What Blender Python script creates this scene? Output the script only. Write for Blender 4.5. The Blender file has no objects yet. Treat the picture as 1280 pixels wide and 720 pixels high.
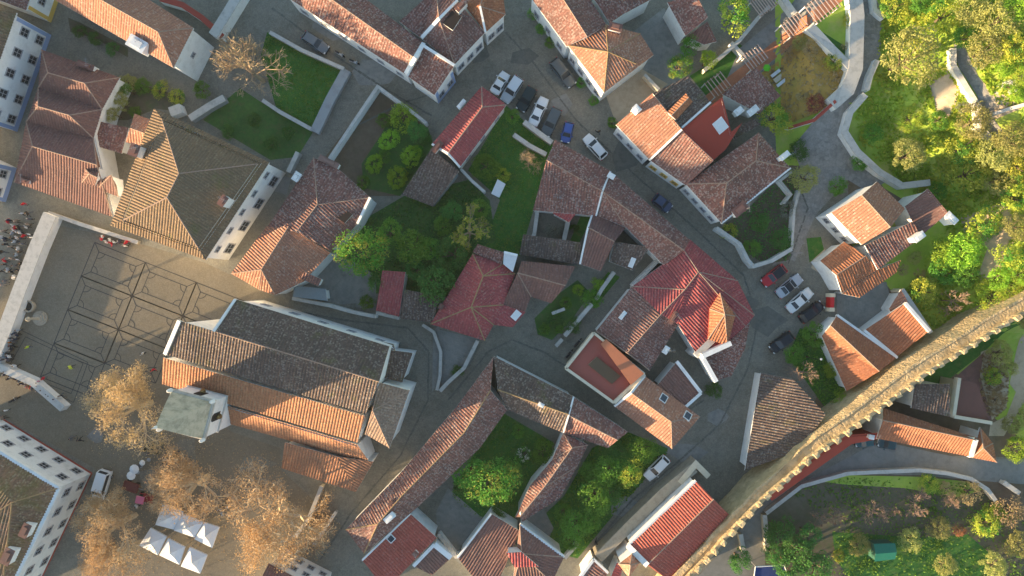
import bpy, bmesh, math, random
from mathutils import noise as mnoise
from mathutils import Vector, Matrix
from mathutils.geometry import tessellate_polygon
random.seed(7)
SC = bpy.context.scene
COL = SC.collection
CAM_Z, FOC = 110.0, 880.0          # flying height in metres, focal length in photo pixels


def P(px, py, z=0.0):
    """point at height z that the photograph shows at pixel px, py"""
    k = (CAM_Z - z) / FOC
    return Vector(((px - 640.0) * k, (360.0 - py) * k, z))


def hill(x, y):
    """height of the sunny hillside east of town (0 in town)"""
    pts = ((-12, 90), (-5, 70), (2.5, 64), (12, 66), (15, 67.5), (20, 61), (27.5, 55.5), (45, 56), (120, 58))
    ter = 3.4 * min(1, max(0, (x - 41.5) / 4)) * min(1, max(0, (y - 19) / 9))
    ter *= ter > 0
    if y <= pts[0][0]: return 0.0
    b = pts[-1][1]
    for (y0, b0), (y1, b1) in zip(pts, pts[1:]):
        if y0 <= y < y1: b = b0 + (b1 - b0) * (y - y0) / (y1 - y0); break
    d = x - b
    if d <= 0: return ter
    d = min(d, 60)
    return ter + min(1, max(0, (y + 12) / 8)) * (.5 * d * d / (d + 3.0) + .12 * math.sin(x * .8) * math.sin(y * .7) * min(1, d / 5))


def PH(px, py, dz=0.0):
    """like P, but dz above the hillside"""
    z = dz
    for _ in range(8):
        p = P(px, py, z); z = hill(p.x, p.y) + dz
    return P(px, py, z)


# ------------------------------------------------------------------ objects
def tag(o, label=None, cat=None, group=None, kind=None):
    if label: o['label'] = label
    if cat: o['category'] = cat
    if group: o['group'] = group
    if kind: o['kind'] = kind
    return o


def empty(name, loc, rz=0.0):
    o = bpy.data.objects.new(name, None)
    o.empty_display_size = 0.3
    o.location = loc
    o.rotation_euler = (0, 0, rz)
    COL.objects.link(o)
    return o


def link(name, me, parent=None, loc=None):
    o = bpy.data.objects.new(name, me)
    COL.objects.link(o)
    if parent is not None: o.parent = parent
    if loc is not None: o.location = loc
    return o


class MB:
    """collects faces, builds one mesh object"""
    def __init__(s): s.v = []; s.f = []; s.uv = []; s.mi = []; s.cur = 0
    def face(s, pts, uv=None):
        n = len(s.v); s.v.extend([tuple(p) for p in pts]); s.f.append(tuple(range(n, n + len(pts))))
        s.uv.extend(uv if uv else [(0, 0)] * len(pts)); s.mi.append(s.cur)
    def box(s, c, sx, sy, sz, rz=0.0, taper=1.0):
        """box standing on point c"""
        ca, sa = math.cos(rz), math.sin(rz)
        b, t = [], []
        for dx, dy in ((-1, -1), (1, -1), (1, 1), (-1, 1)):
            x, y = dx * sx / 2, dy * sy / 2
            b.append((c[0] + x * ca - y * sa, c[1] + x * sa + y * ca, c[2]))
            x *= taper; y *= taper
            t.append((c[0] + x * ca - y * sa, c[1] + x * sa + y * ca, c[2] + sz))
        s.face(t); s.face(b[::-1])
        for i in range(4):
            j = (i + 1) % 4
            s.face((b[i], b[j], t[j], t[i]))
    def prism(s, pts, z0, z1):
        """vertical prism over plan points (any orientation)"""
        a = sum(pts[i][0] * pts[(i + 1) % len(pts)][1] - pts[(i + 1) % len(pts)][0] * pts[i][1] for i in range(len(pts)))
        if a < 0: pts = pts[::-1]
        t = [(p[0], p[1], z1) for p in pts]; b = [(p[0], p[1], z0) for p in pts]
        s.face(t); s.face(b[::-1])
        for i in range(len(pts)):
            j = (i + 1) % len(pts)
            s.face((b[i], b[j], t[j], t[i]))
    def tube(s, a, b, ra, rb, n=6):
        a, b = Vector(a), Vector(b); d = (b - a)
        if d.length < 1e-5: return
        d.normalize()
        x = d.orthogonal().normalized(); y = d.cross(x)
        A = [a + (x * math.cos(t) + y * math.sin(t)) * ra for t in [2 * math.pi * i / n for i in range(n)]]
        B = [b + (x * math.cos(t) + y * math.sin(t)) * rb for t in [2 * math.pi * i / n for i in range(n)]]
        for i in range(n):
            j = (i + 1) % n; s.face((A[i], A[j], B[j], B[i]))
        s.face(B); s.face(A[::-1])
    def lathe(s, c, prof, n=14):
        rings = [[(c[0] + r * math.cos(2 * math.pi * i / n), c[1] + r * math.sin(2 * math.pi * i / n), c[2] + z) for i in range(n)] for r, z in prof]
        for a, b in zip(rings, rings[1:]):
            for i in range(n):
                j = (i + 1) % n; s.face((a[i], a[j], b[j], b[i]))
        s.face(rings[-1]); s.face(rings[0][::-1])
    def mesh(s, name, mats, smooth=False):
        me = bpy.data.meshes.new(name)
        me.from_pydata(s.v, [], s.f)
        uvl = me.uv_layers.new(name='UVMap')
        flat = [c for uv in s.uv for c in uv]
        uvl.data.foreach_set('uv', flat)
        for m in (mats if isinstance(mats, (list, tuple)) else [mats]): me.materials.append(m)
        if max(s.mi or [0]): me.polygons.foreach_set('material_index', s.mi)
        if smooth: me.polygons.foreach_set('use_smooth', [True] * len(s.f))
        me.update()
        return me
    def build(s, name, mats, parent=None, smooth=False):
        return link(name, s.mesh(name, mats, smooth), parent)


# ------------------------------------------------------------------ materials
class NT:
    def __init__(s, name):
        s.m = bpy.data.materials.new(name); s.m.use_nodes = True
        s.t = s.m.node_tree; s.n = s.t.nodes; s.l = s.t.links
        s.b = s.n['Principled BSDF']; s.b.inputs['Roughness'].default_value = 0.85
        s.b.inputs['Specular IOR Level'].default_value = 0.25
    def add(s, kind, **kw):
        n = s.n.new(kind)
        for k, v in kw.items():
            if hasattr(n, k): setattr(n, k, v)
            else: n.inputs[k].default_value = v
        return n
    def w(s, a, b): s.l.new(a, b)
    def mix(s, fac, a, b, mode='MIX'):
        n = s.n.new('ShaderNodeMix'); n.data_type = 'RGBA'; n.blend_type = mode
        for sock, val in ((n.inputs[0], fac), (n.inputs[6], a), (n.inputs[7], b)):
            if isinstance(val, (int, float)): sock.default_value = val
            elif isinstance(val, tuple): sock.default_value = (*val, 1) if len(val) == 3 else val
            else: s.w(val, sock)
        return n.outputs[2]
    def math(s, op, a, b=None, clamp=False):
        n = s.n.new('ShaderNodeMath'); n.operation = op; n.use_clamp = clamp
        for i, val in enumerate((a, b)):
            if val is None: continue
            if isinstance(val, (int, float)): n.inputs[i].default_value = val
            else: s.w(val, n.inputs[i])
        return n.outputs[0]
    def ramp(s, fac, stops, interp='LINEAR'):
        n = s.n.new('ShaderNodeValToRGB'); n.color_ramp.interpolation = interp
        e = n.color_ramp.elements
        while len(e) < len(stops): e.new(0.5)
        for el, (p, c) in zip(e, stops):
            el.position = p; el.color = (*c, 1) if len(c) == 3 else c
        s.w(fac, n.inputs[0]); return n.outputs[0]
    def pos(s): return s.n.new('ShaderNodeNewGeometry').outputs['Position']
    def noise(s, scale, detail=4, rough=0.6, vec=None, col=False):
        n = s.add('ShaderNodeTexNoise', Scale=scale, Detail=detail, Roughness=rough)
        s.w(vec if vec is not None else s.pos(), n.inputs['Vector'])
        return n.outputs['Color' if col else 'Fac']
    def bump(s, h, strength=0.4, dist=0.05):
        n = s.add('ShaderNodeBump', Strength=strength, Distance=dist)
        s.w(h, n.inputs['Height']); s.w(n.outputs[0], s.b.inputs['Normal'])
    def base(s, c):
        if isinstance(c, tuple): s.b.inputs['Base Color'].default_value = (*c, 1)
        else: s.w(c, s.b.inputs['Base Color'])


def K(c, k): return tuple(min(1, x * k) for x in c)


def roof_mat(name, c, dark, pale, pf=0.1, df=0.22, moss=0.0, spread=0.35):
    """clay barrel tiles: one random tone per tile, pale lichen flecks, dark blotches, moss"""
    t = NT(name)
    uv = t.n.new('ShaderNodeUVMap').outputs[0]
    ms = t.add('ShaderNodeMapping'); ms.inputs['Scale'].default_value = (2, 2.6, 1); t.w(uv, ms.inputs['Vector'])
    fl = t.n.new('ShaderNodeVectorMath'); fl.operation = 'FLOOR'; t.w(ms.outputs[0], fl.inputs[0])
    oi = t.n.new('ShaderNodeObjectInfo').outputs['Random']
    wn = t.add('ShaderNodeTexWhiteNoise', noise_dimensions='4D'); t.w(fl.outputs[0], wn.inputs['Vector']); t.w(oi, wn.inputs['W'])
    tone = t.ramp(wn.outputs['Value'], [(0, K(c, 1 - spread * .6)), (0.5, c), (1, K(c, 1 + spread * .6))])
    # run along each tile course: streaks of dirt following the slope
    sc = t.add('ShaderNodeMapping'); sc.inputs['Scale'].default_value = (0.9, 0.22, 1); t.w(uv, sc.inputs['Vector'])
    st = t.noise(1.0, 3, 0.7, sc.outputs[0])
    big = t.noise(0.22, 5, 0.65)
    d = t.math('MULTIPLY', t.ramp(t.math('ADD', t.math('MULTIPLY', big, .6), t.math('MULTIPLY', st, .4)), [(0.44, (0, 0, 0)), (0.62, (1, 1, 1))]), df * 3.0, True)
    col = t.mix(d, tone, dark)
    # lichen-pale tiles, more of them in patches
    w2 = t.add('ShaderNodeTexWhiteNoise', noise_dimensions='4D'); t.w(fl.outputs[0], w2.inputs['Vector']); t.w(t.math('ADD', oi, 3.7), w2.inputs['W'])
    patch = t.noise(0.5, 3, 0.6)
    thr = t.math('SUBTRACT', 1.0, t.math('MULTIPLY', t.math('MULTIPLY', patch, patch), pf * 3))
    p = t.math('GREATER_THAN', w2.outputs['Value'], thr)
    col = t.mix(t.math('MULTIPLY', p, 0.42), col, pale)
    if moss:
        mo = t.ramp(t.noise(0.33, 6, 0.7), [(0.6 - moss * .3, (0, 0, 0)), (0.72, (1, 1, 1))])
        col = t.mix(t.math('MULTIPLY', mo, 0.7), col, (0.13, 0.13, 0.03))
    # small tone shift from house to house
    col = t.mix(t.math('MULTIPLY', oi, 0.25), col, K(dark, 1.5))
    t.base(col)
    sep = t.n.new('ShaderNodeSeparateXYZ'); t.w(uv, sep.inputs[0])
    fr = t.math('FRACT', sep.outputs['Y'])
    hh = t.math('ADD', fr, t.math('MULTIPLY', t.noise(9, 2, .6), .8))
    t.bump(hh, 0.5, 0.05)
    t.b.inputs['Roughness'].default_value = 0.9
    return t.m


RM = {
    'ora': roof_mat('tiles_orange', (0.38, 0.155, 0.078), (0.2, 0.085, 0.055), (0.55, 0.36, 0.24), .06, .16),
    'red': roof_mat('tiles_red', (0.36, 0.085, 0.083), (0.22, 0.068, 0.066), (0.44, 0.27, 0.22), .12, .24, spread=.35),
    'mot': roof_mat('tiles_mottled', (0.25, 0.115, 0.09), (0.12, 0.075, 0.065), (0.5, 0.42, 0.36), .28, .24, spread=.5),
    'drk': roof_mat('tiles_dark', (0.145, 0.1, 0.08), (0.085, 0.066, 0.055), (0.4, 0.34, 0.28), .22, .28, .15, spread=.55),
    'brn': roof_mat('tiles_brown', (0.23, 0.115, 0.09), (0.12, 0.075, 0.065), (0.32, 0.23, 0.19), .08, .22, spread=.25),
    'tan': roof_mat('tiles_tan', (0.22, 0.142, 0.082), (0.12, 0.095, 0.07), (0.36, 0.28, 0.17), .08, .15, .05, spread=.3),
    'pnk': roof_mat('tiles_pink', (0.39, 0.19, 0.115), (0.25, 0.12, 0.09), (0.62, 0.48, 0.38), .14, .16, spread=.3),
    'chu': roof_mat('tiles_church', (0.36, 0.235, 0.165), (0.14, 0.105, 0.085), (0.5, 0.42, 0.34), .12, .2, .12, spread=.45),
    'chl': roof_mat('tiles_church_aisle', (0.41, 0.19, 0.1), (0.23, 0.115, 0.07), (0.48, 0.34, 0.2), .1, .18, spread=.35),
    'mos': roof_mat('tiles_mossy', (0.22, 0.13, 0.085), (0.1, 0.08, 0.055), (0.4, 0.33, 0.22), .15, .22, .55, spread=.45),
}


def plaster(name, c, dirt=(0.35, 0.33, 0.29), amt=0.5, scale=0.7):
    t = NT(name)
    n = t.noise(scale, 8, 0.7)
    f = t.ramp(n, [(0.48, (0, 0, 0)), (0.75, (1, 1, 1))])
    col = t.mix(t.math('MULTIPLY', f, amt), c, dirt)
    t.base(col); t.bump(t.noise(7, 4), 0.25, 0.03)
    return t.m


def simple(name, c, rough=0.7, metal=0.0, var=0.12, scale=3.0):
    t = NT(name)
    n = t.noise(scale, 4, .6)
    t.base(t.mix(n, K(c, 1 - var), K(c, 1 + var)))
    t.b.inputs['Roughness'].default_value = rough; t.b.inputs['Metallic'].default_value = metal
    return t.m


WM = {
    'white': plaster('white_plaster', (0.78, 0.77, 0.74), amt=.45),
    'cream': plaster('cream_plaster', (0.66, 0.57, 0.42), (0.4, 0.33, 0.24)),
    'grey': plaster('grey_render', (0.34, 0.34, 0.33), (0.17, 0.17, 0.17), .6),
    'red': plaster('red_render', (0.36, 0.07, 0.05), (0.2, 0.05, 0.04), .5),
    'rust': plaster('rust_render', (0.48, 0.17, 0.085), (0.25, 0.1, 0.06), .5),
    'blue': plaster('blue_band', (0.26, 0.35, 0.55), (0.3, 0.34, 0.42), .5),
    'ochre': plaster('ochre_band', (0.62, 0.4, 0.1), (0.4, 0.28, 0.12), .4),
    'stone': plaster('old_stone', (0.4, 0.35, 0.27), (0.2, 0.17, 0.13), .7, 1.4),
    'coping': plaster('weathered_coping', (0.52, 0.49, 0.44), (0.24, 0.23, 0.2), .7, 1.1),
}
MORTAR = plaster('ridge_mortar', (0.35, 0.24, 0.18), (0.2, 0.13, 0.1), .7, 1.5)
MORTAR_Y = plaster('ridge_lichen', (0.33, 0.22, 0.11), (0.2, 0.15, 0.1), .7, .8)
GLASS = NT('window_glass'); GLASS.base((0.03, 0.04, 0.05)); GLASS.b.inputs['Roughness'].default_value = .12; GLASS.b.inputs['Specular IOR Level'].default_value = .5; GLASS = GLASS.m
DARK = simple('dark_void', (0.03, 0.03, 0.03), .9)
METAL = simple('grey_metal', (0.34, 0.36, 0.37), .45, .4)
FRAME = simple('window_surround', (0.36, 0.36, 0.37), .8)
WOOD = simple('weathered_wood', (0.28, 0.17, 0.09), .8, 0, .35, 6)
PITCH, ROW = 0.42, 0.42
PROF = (0.0, 0.075, 0.115, 0.075)
FLAT = {'VOID', 'HUT', 'REDFLAT', 'REDTERR', 'RUSTFLAT', 'PATIO', 'CANOPY', 'DKTERR'}


# ------------------------------------------------------------------ roofs and houses
def clip_strip(tri, u0, u1):
    """clip list of (u, x, y) to u0..u1"""
    for lim, sgn in ((u0, 1), (u1, -1)):
        out = []
        for i in range(len(tri)):
            a, b = tri[i], tri[(i + 1) % len(tri)]
            da, db = (a[0] - lim) * sgn, (b[0] - lim) * sgn
            if da >= -1e-9: out.append(a)
            if (da > 1e-9 and db < -1e-9) or (da < -1e-9 and db > 1e-9):
                t = da / (da - db)
                out.append(tuple(a[k] + (b[k] - a[k]) * t for k in range(3)))
        tri = out
        if len(tri) < 3: return []
    return tri


def tile_face(mb, pts, pitch=PITCH, flat=False):
    """covers a roof slope (first two points: its eave) with rounded tile courses"""
    e = Vector((pts[1].x - pts[0].x, pts[1].y - pts[0].y))
    if e.length < 1e-6: return
    e.normalize(); q = Vector((-e.y, e.x))
    for ti in tessellate_polygon([pts]):
        a, b, c = (pts[i] if not isinstance(i, Vector) else i for i in ti)
        n = (b - a).cross(c - a)
        if abs(n.z) < 1e-6: continue
        if n.z < 0: b, c = c, b; n = -n
        zz = lambda x, y: a.z - (n.x * (x - a.x) + n.y * (y - a.y)) / n.z
        tri = [(e.x * p.x + e.y * p.y, p.x, p.y) for p in (a, b, c)]
        if flat:
            mb.face([a, b, c], [(0, 0)] * 3); continue
        step = pitch / 4
        k0 = math.floor(min(t[0] for t in tri) / step); k1 = math.ceil(max(t[0] for t in tri) / step)
        wob = lambda x, y: .09 * mnoise.noise((x * .45, y * .45, 3.1)) + .035 * mnoise.noise((x * 1.7, y * 1.7, 8.0))
        for k in range(k0, k1):
            pl = clip_strip(tri, k * step, (k + 1) * step)
            if len(pl) < 3: continue
            o0, o1 = PROF[k % 4], PROF[(k + 1) % 4]
            cell = math.floor(k / 4)
            sl = [(q.x * x + q.y * y, x, y) for u, x, y in pl]
            v0 = math.floor(min(t[0] for t in sl) / 1.26); v1 = math.ceil(max(t[0] for t in sl) / 1.26)
            for m in range(v0, v1):
                pc = clip_strip(sl, m * 1.26, (m + 1) * 1.26)
                if len(pc) < 3: continue
                out, uv = [], []
                for v, x, y in pc:
                    f = min(1, max(0, (e.x * x + e.y * y - k * step) / step))
                    out.append((x, y, zz(x, y) + o0 + (o1 - o0) * f + wob(x, y)))
                    uv.append((cell + ((k % 4) + f) / 4 * 0.98 + 0.01, v / ROW))
                mb.face(out, uv)


def parse_v(s, e, r):
    V = {}
    for tok in s.split():
        k = tok[0]; a = tok[1:]
        z = e
        if a.endswith('r'): z = r; a = a[:-1]
        pr = a.split(',')
        if len(pr) == 3: z = float(pr[2])
        V[k] = P(float(pr[0]), float(pr[1]), z)
        V[k + '_px'] = (float(pr[0]), float(pr[1]))
    return V


def inside(p, poly):
    c = False
    for i in range(len(poly)):
        (x1, y1), (x2, y2) = poly[i], poly[i - 1]
        if (y1 > p[1]) != (y2 > p[1]) and p[0] < (x2 - x1) * (p[1] - y1) / (y2 - y1) + x1: c = not c
    return c


def hit(V, F, px, py):
    """where the sight line of a pixel meets a roof: point, slope normal, eave direction"""
    d = Vector(((px - 640) / FOC, (360 - py) / FOC, -1)); o = Vector((0, 0, CAM_Z))
    best = None
    for f in F:
        pts = [V[c] for c in f]
        n = (pts[1] - pts[0]).cross(pts[2] - pts[0])
        if n.z < 0: n = -n
        n.normalize()
        if abs(n.dot(d)) < 1e-6: continue
        t = n.dot(pts[0] - o) / n.dot(d)
        ok = inside((px, py), [V[c + '_px'] for c in f])
        dist = min(math.hypot(px - V[c + '_px'][0], py - V[c + '_px'][1]) for c in f)
        key = (0 if ok else 1, dist)
        if best is None or key < best[0]: best = (key, o + d * t, n, (pts[1] - pts[0]).xy.normalized())
    return best[1:]


_wc = {}


def window_meshes(w, h, mat, shut):
    key = (round(w, 2), round(h, 2), mat.name, shut)
    if key in _wc: return _wc[key]
    f = MB(); b = 0.14
    # local: x along the wall, y outwards, z up, origin at the centre of the opening
    for x0, x1, z0, z1 in ((-w / 2 - b, -w / 2, -h / 2, h / 2), (w / 2, w / 2 + b, -h / 2, h / 2), (-w / 2 - b, w / 2 + b, h / 2, h / 2 + b), (-w / 2 - b - .06, w / 2 + b + .06, -h / 2 - b, -h / 2)):
        f.box(((x0 + x1) / 2, 0.04, z0), x1 - x0, 0.14, z1 - z0)
    f.box((0, 0.03, -h / 2), 0.07, 0.06, h)
    f.box((0, 0.026, -0.03), w, 0.05, 0.06)
    p = MB(); p.box((0, 0.004, -h / 2), w, 0.02, h)
    s = None
    if shut:
        s = MB()
        for sg in (-1, 1): s.box((sg * (w / 2 + b + w / 4), 0.05, -h / 2), w / 2 - .04, 0.06, h)
        s = s.mesh('shutter', WOOD)
    _wc[key] = (f.mesh('window', mat), p.mesh('pane', GLASS), s)
    return _wc[key]


def roof_block(root, V, F, mat, wall, base, cap, inset=0.28, fl=False, capr=.095, ridge=True, wallmat2=None):
    """one roof with its walls under root"""
    F2 = []
    for f in F:
        pts = [V[c] for c in f]
        a = sum(pts[i].x * pts[(i + 1) % len(pts)].y - pts[(i + 1) % len(pts)].x * pts[i].y for i in range(len(pts)))
        # keep the eave edge first while making the order counter-clockwise
        F2.append(list(f) if a > 0 else [f[1], f[0]] + list(f[2:])[::-1])
    rb = MB()
    for f in F2: tile_face(rb, [V[c] for c in f], flat=fl)
    edges = {}
    for f in F2:
        for i in range(len(f)): edges.setdefault(frozenset((f[i], f[(i + 1) % len(f)])), []).append((f[i], f[(i + 1) % len(f)], f))
    bnd = [v[0] for v in edges.values() if len(v) == 1]
    nin = {}
    for a, b, f in bnd:
        d = (V[b].xy - V[a].xy)
        if d.length < 1e-6: continue
        n = Vector((-d.y, d.x)).normalized()
        nin.setdefault(a, []).append(n); nin.setdefault(b, []).append(n)
    off = {}
    for k, ns in nin.items():
        m = Vector((0, 0))
        for n in ns: m += n
        if m.length < 1e-4: m = ns[0].copy()
        m.normalize()
        c = max(0.35, min(m.dot(n) for n in ns))
        off[k] = V[k].xy + m * (inset / c)
    wb = MB()
    T = 0.2
    for a, b, f in bnd:
        if a not in off or b not in off: continue
        A, B = V[a], V[b]
        a2 = Vector((off[a].x, off[a].y, A.z - .03)); b2 = Vector((off[b].x, off[b].y, B.z - .03))
        wb.face((Vector((a2.x, a2.y, base)), Vector((b2.x, b2.y, base)), b2, a2))
        lo = Vector((0, 0, T))
        wb.face((A - lo, B - lo, B, A))
        wb.face((a2 - lo * .8, b2 - lo * .8, B - lo, A - lo))
    ro = rb.build('roof', mat, root)
    wb.build('wall', wall, root)
    cb = MB(); ncap = 0
    if ridge:
        for k, v in edges.items():
            if len(v) != 2: continue
            a, b, f = v[0]
            mid = (V[a] + V[b]) / 2
            zs = 0
            for _, _, g in v:
                cen = sum((V[c] for c in g), Vector()) / len(g)
                d = (cen.xy - mid.xy).length
                zs += (cen.z - mid.z) / max(d, .01)
            if zs > -0.02: continue
            L = (V[b] - V[a]).length
            n = max(1, int(L / .5))
            for i in range(n):      # one clay cap after another
                p = V[a].lerp(V[b], i / n); q = V[a].lerp(V[b], min(1, (i + 1.12) / n))
                up = Vector((0, 0, .045))
                cb.tube(p + up, q + up, capr * .85, capr * 1.08, 6); ncap += 1
    if ncap: cb.build('ridge_cap', cap, ro)
    return ro, off, bnd


def house(label, V, F, mat='mot', name='house', cat='house', e=5.5, r=7.6, wall='white', base=-.2, ch='', sky='', win='', par='', cap=MORTAR, extra=(), band=None, fl=False, group=None, shut=False, wmat=None):
    Vd = parse_v(V, e, r); F = F.split()
    pts = [Vd[c] for c in set(''.join(F))]
    c = sum(pts, Vector()) / len(pts)
    root = empty(name, (c.x, c.y, 0)); tag(root, label, cat, group)
    inv = Vector((c.x, c.y, 0))
    for k in Vd:
        if not k.endswith('_px'): Vd[k] = Vd[k] - inv
    ro, off, bnd = roof_block(root, Vd, F, RM.get(mat, mat), WM[wall], base, cap, fl=fl)
    G = {k: (v if k.endswith('_px') else v + inv) for k, v in Vd.items()}
    allF = [(G, F)]
    for ex in extra:        # further roofs of the same house: (V, F, mat, e, r[, base])
        Vx = parse_v(ex[0], ex[3], ex[4])
        allF.append((dict(Vx), ex[1].split()))
        for k in Vx:
            if not k.endswith('_px'): Vx[k] = Vx[k] - inv
        roof_block(root, Vx, ex[1].split(), RM.get(ex[2], ex[2]), WM[ex[6] if len(ex) > 6 else wall], ex[5] if len(ex) > 5 else base, cap, inset=.15 if len(ex) > 5 else .28, fl=ex[2] in FLAT)

    def where(px, py):
        for GG, FF in reversed(allF):
            for f in FF:
                if inside((px, py), [GG[k + '_px'] for k in f]): return hit(GG, [f], px, py)
        return hit(G, F, px, py)
    for tok in ch.split():
        a = [float(x) for x in tok.split(',')]
        p, n, ed = where(a[0], a[1]); p = p - inv
        w = a[2] if len(a) > 2 else .75; l = a[3] if len(a) > 3 else 1.1; hh = a[4] if len(a) > 4 else 1.3
        rz = math.atan2(ed.y, ed.x)
        m = MB(); m.box((p.x, p.y, p.z - .6), l, w, .6 + hh, rz)
        co = m.build('chimney', WM['white'], ro)
        m2 = MB(); m2.box((p.x, p.y, p.z + hh), l + .2, w + .2, .1, rz); m2.box((p.x, p.y, p.z + hh + .1), l * .6, w * .6, .22, rz)
        if random.random() < .5:      # television aerial strapped to the stack
            ae = MB(); b0 = Vector((p.x + l * .4, p.y, p.z + hh - .3)); t0 = b0 + Vector((0, 0, 1.9)); ae.tube(b0, t0, .025, .02, 5)
            an = random.uniform(0, 3.1); dx, dy = math.cos(an), math.sin(an); ae.tube(t0 - Vector((dx, dy, .1)) * .6, t0 + Vector((dx, dy, -.1)) * .7, .018, .018, 4)
            for q_ in (-.5, -.2, .1, .4, .6): c_ = t0 + Vector((dx * q_, dy * q_, -.08)); ae.tube(c_ - Vector((-dy, dx, 0)) * .28, c_ + Vector((-dy, dx, 0)) * .28, .012, .012, 4)
            ae.build('aerial', METAL, ro)
        m2.build('chimney_cap', RM['brn'] if random.random() < .5 else WM['white'], ro)
    for tok in sky.split():
        a = [float(x) for x in tok.split(',')]
        p, n, ed = where(a[0], a[1]); p = p - inv
        w, l = (a[2], a[3]) if len(a) > 3 else (1.0, 1.3)
        x = Vector((ed.x, ed.y, 0)); x = (x - n * x.dot(n)).normalized(); y = n.cross(x)
        m = MB(); g = MB()
        def slab(mm, w, l, z0, z1):
            c8 = [p + n * z + x * sx * w / 2 + y * sy * l / 2 for z in (z0, z1) for sx, sy in ((-1, -1), (1, -1), (1, 1), (-1, 1))]
            mm.face(c8[4:]); mm.face(c8[:4][::-1])
            for i in range(4): j = (i + 1) % 4; mm.face((c8[i], c8[j], c8[4 + j], c8[4 + i]))
        slab(m, w + .24, l + .24, -.1, .2); slab(g, w, l, .1, .225)
        so = m.build('skylight', WM['white'], ro); g.build('skylight_glass', a[4] and PALEGLASS if len(a) > 4 else GLASS, ro)
    for tok in par.split():          # parapets along roof lines: ab:width:height
        k, w, hh = tok.split(':'); w, hh = float(w), float(hh)
        A, B = Vd[k[0]], Vd[k[1]]
        d = (B - A).xy.normalized(); q = Vector((-d.y, d.x, 0)) * w / 2
        m = MB(); up = Vector((0, 0, hh)); dn = Vector((0, 0, -.4))
        a4 = [A + q, B + q, B - q, A - q]
        m.face([p + up for p in a4][::-1] if False else [p + up for p in (a4[3], a4[2], a4[1], a4[0])])
        for i in range(4):
            j = (i + 1) % 4; m.face((a4[j] + dn, a4[i] + dn, a4[i] + up, a4[j] + up))
        m.build('parapet', WM[wall], root)
    for tok in win.split():          # windows: ab:columns:rows[:width:height[:firstrow:rowstep]]
        a = tok.split(':'); k = a[0]
        nc, nr = int(a[1]), int(a[2]); w = float(a[3]) if len(a) > 3 else .85; hh = float(a[4]) if len(a) > 4 else 1.25
        z0 = float(a[5]) if len(a) > 5 else 1.8; dz = float(a[6]) if len(a) > 6 else 2.9
        A, B = off[k[0]], off[k[1]]
        for x, y, _ in bnd:
            if (x, y) == (k[1], k[0]): A, B = B, A
        d = (B - A); L = d.length; d.normalize(); nrm = Vector((d.y, -d.x))
        rz = math.atan2(d.y, d.x)
        fm, pm, sm = window_meshes(w, hh, wmat or FRAME, shut)
        for i in range(nc):
            for j in range(nr):
                pp = A + d * L * (i + .5) / nc
                # local y of the meshes points outwards
                o = link('window', fm, root); o.location = (pp.x, pp.y, z0 + dz * j); o.rotation_euler = (0, 0, rz + math.pi)
                pn = link('pane', pm, o)
                if sm: link('shutter', sm, o)
    if band:                          # painted corner and foot bands
        bm_, zt = WM[band[0]], band[2]
        m = MB()
        for k in band[1].split():
            A, B = off[k[0]], off[k[1]]
            d = (B - A).normalized(); n = Vector((d.y, -d.x))
            for x, y, _ in bnd:
                if (x, y) == (k[1], k[0]): n = -n
            c0 = (A + B) / 2 + n * .012
            m.box((c0.x, c0.y, 0), (B - A).length, .05, .9 if zt else .45, math.atan2(d.y, d.x))
            if zt:
                for q in (A + d * .35, B - d * .35):
                    q = q + n * .016; m.box((q.x, q.y, .9), .55, .06, zt, math.atan2(d.y, d.x))
        m.build('painted_band', bm_, root)
    return root


PALEGLASS = simple('opal_glass', (0.7, 0.7, 0.68), .3)
# ------------------------------------------------------------------ ground materials
def ground_mat(name, a, b, c=None, s1=.12, s2=1.6, bump=.3, cob=0.0):
    t = NT(name)
    n = t.noise(s1, 6, .65); m = t.noise(s2, 6, .7)
    f = t.ramp(t.math('ADD', t.math('MULTIPLY', n, .55), t.math('MULTIPLY', m, .45)), [(.38, (0, 0, 0)), (.62, (1, 1, 1))])
    col = t.mix(f, a, b)
    if c:
        q = t.ramp(t.noise(s1 * 2.7, 7, .75), [(.5, (0, 0, 0)), (.68, (1, 1, 1))])
        col = t.mix(t.math('MULTIPLY', q, .75), col, c)
    h = t.noise(8, 4, .7)
    if cob:
        v = t.add('ShaderNodeTexVoronoi', Scale=cob, feature='DISTANCE_TO_EDGE'); t.w(t.pos(), v.inputs['Vector'])
        e = t.ramp(v.outputs['Distance'], [(0, (0, 0, 0)), (.12, (1, 1, 1))])
        v2 = t.add('ShaderNodeTexVoronoi', Scale=cob); t.w(t.pos(), v2.inputs['Vector'])
        sp = t.n.new('ShaderNodeSeparateColor'); t.w(v2.outputs['Color'], sp.inputs[0])
        col = t.mix(.17, col, t.mix(sp.outputs[0], K(a, .5), K(b, 1.6)))
        col = t.mix(t.math('MULTIPLY', t.math('SUBTRACT', 1.0, e), .2), col, K(a, .35))
        h = t.math('ADD', e, t.math('MULTIPLY', h, .5))
    t.base(col); t.bump(h, bump, .05); t.b.inputs['Roughness'].default_value = .95
    return t.m


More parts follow.
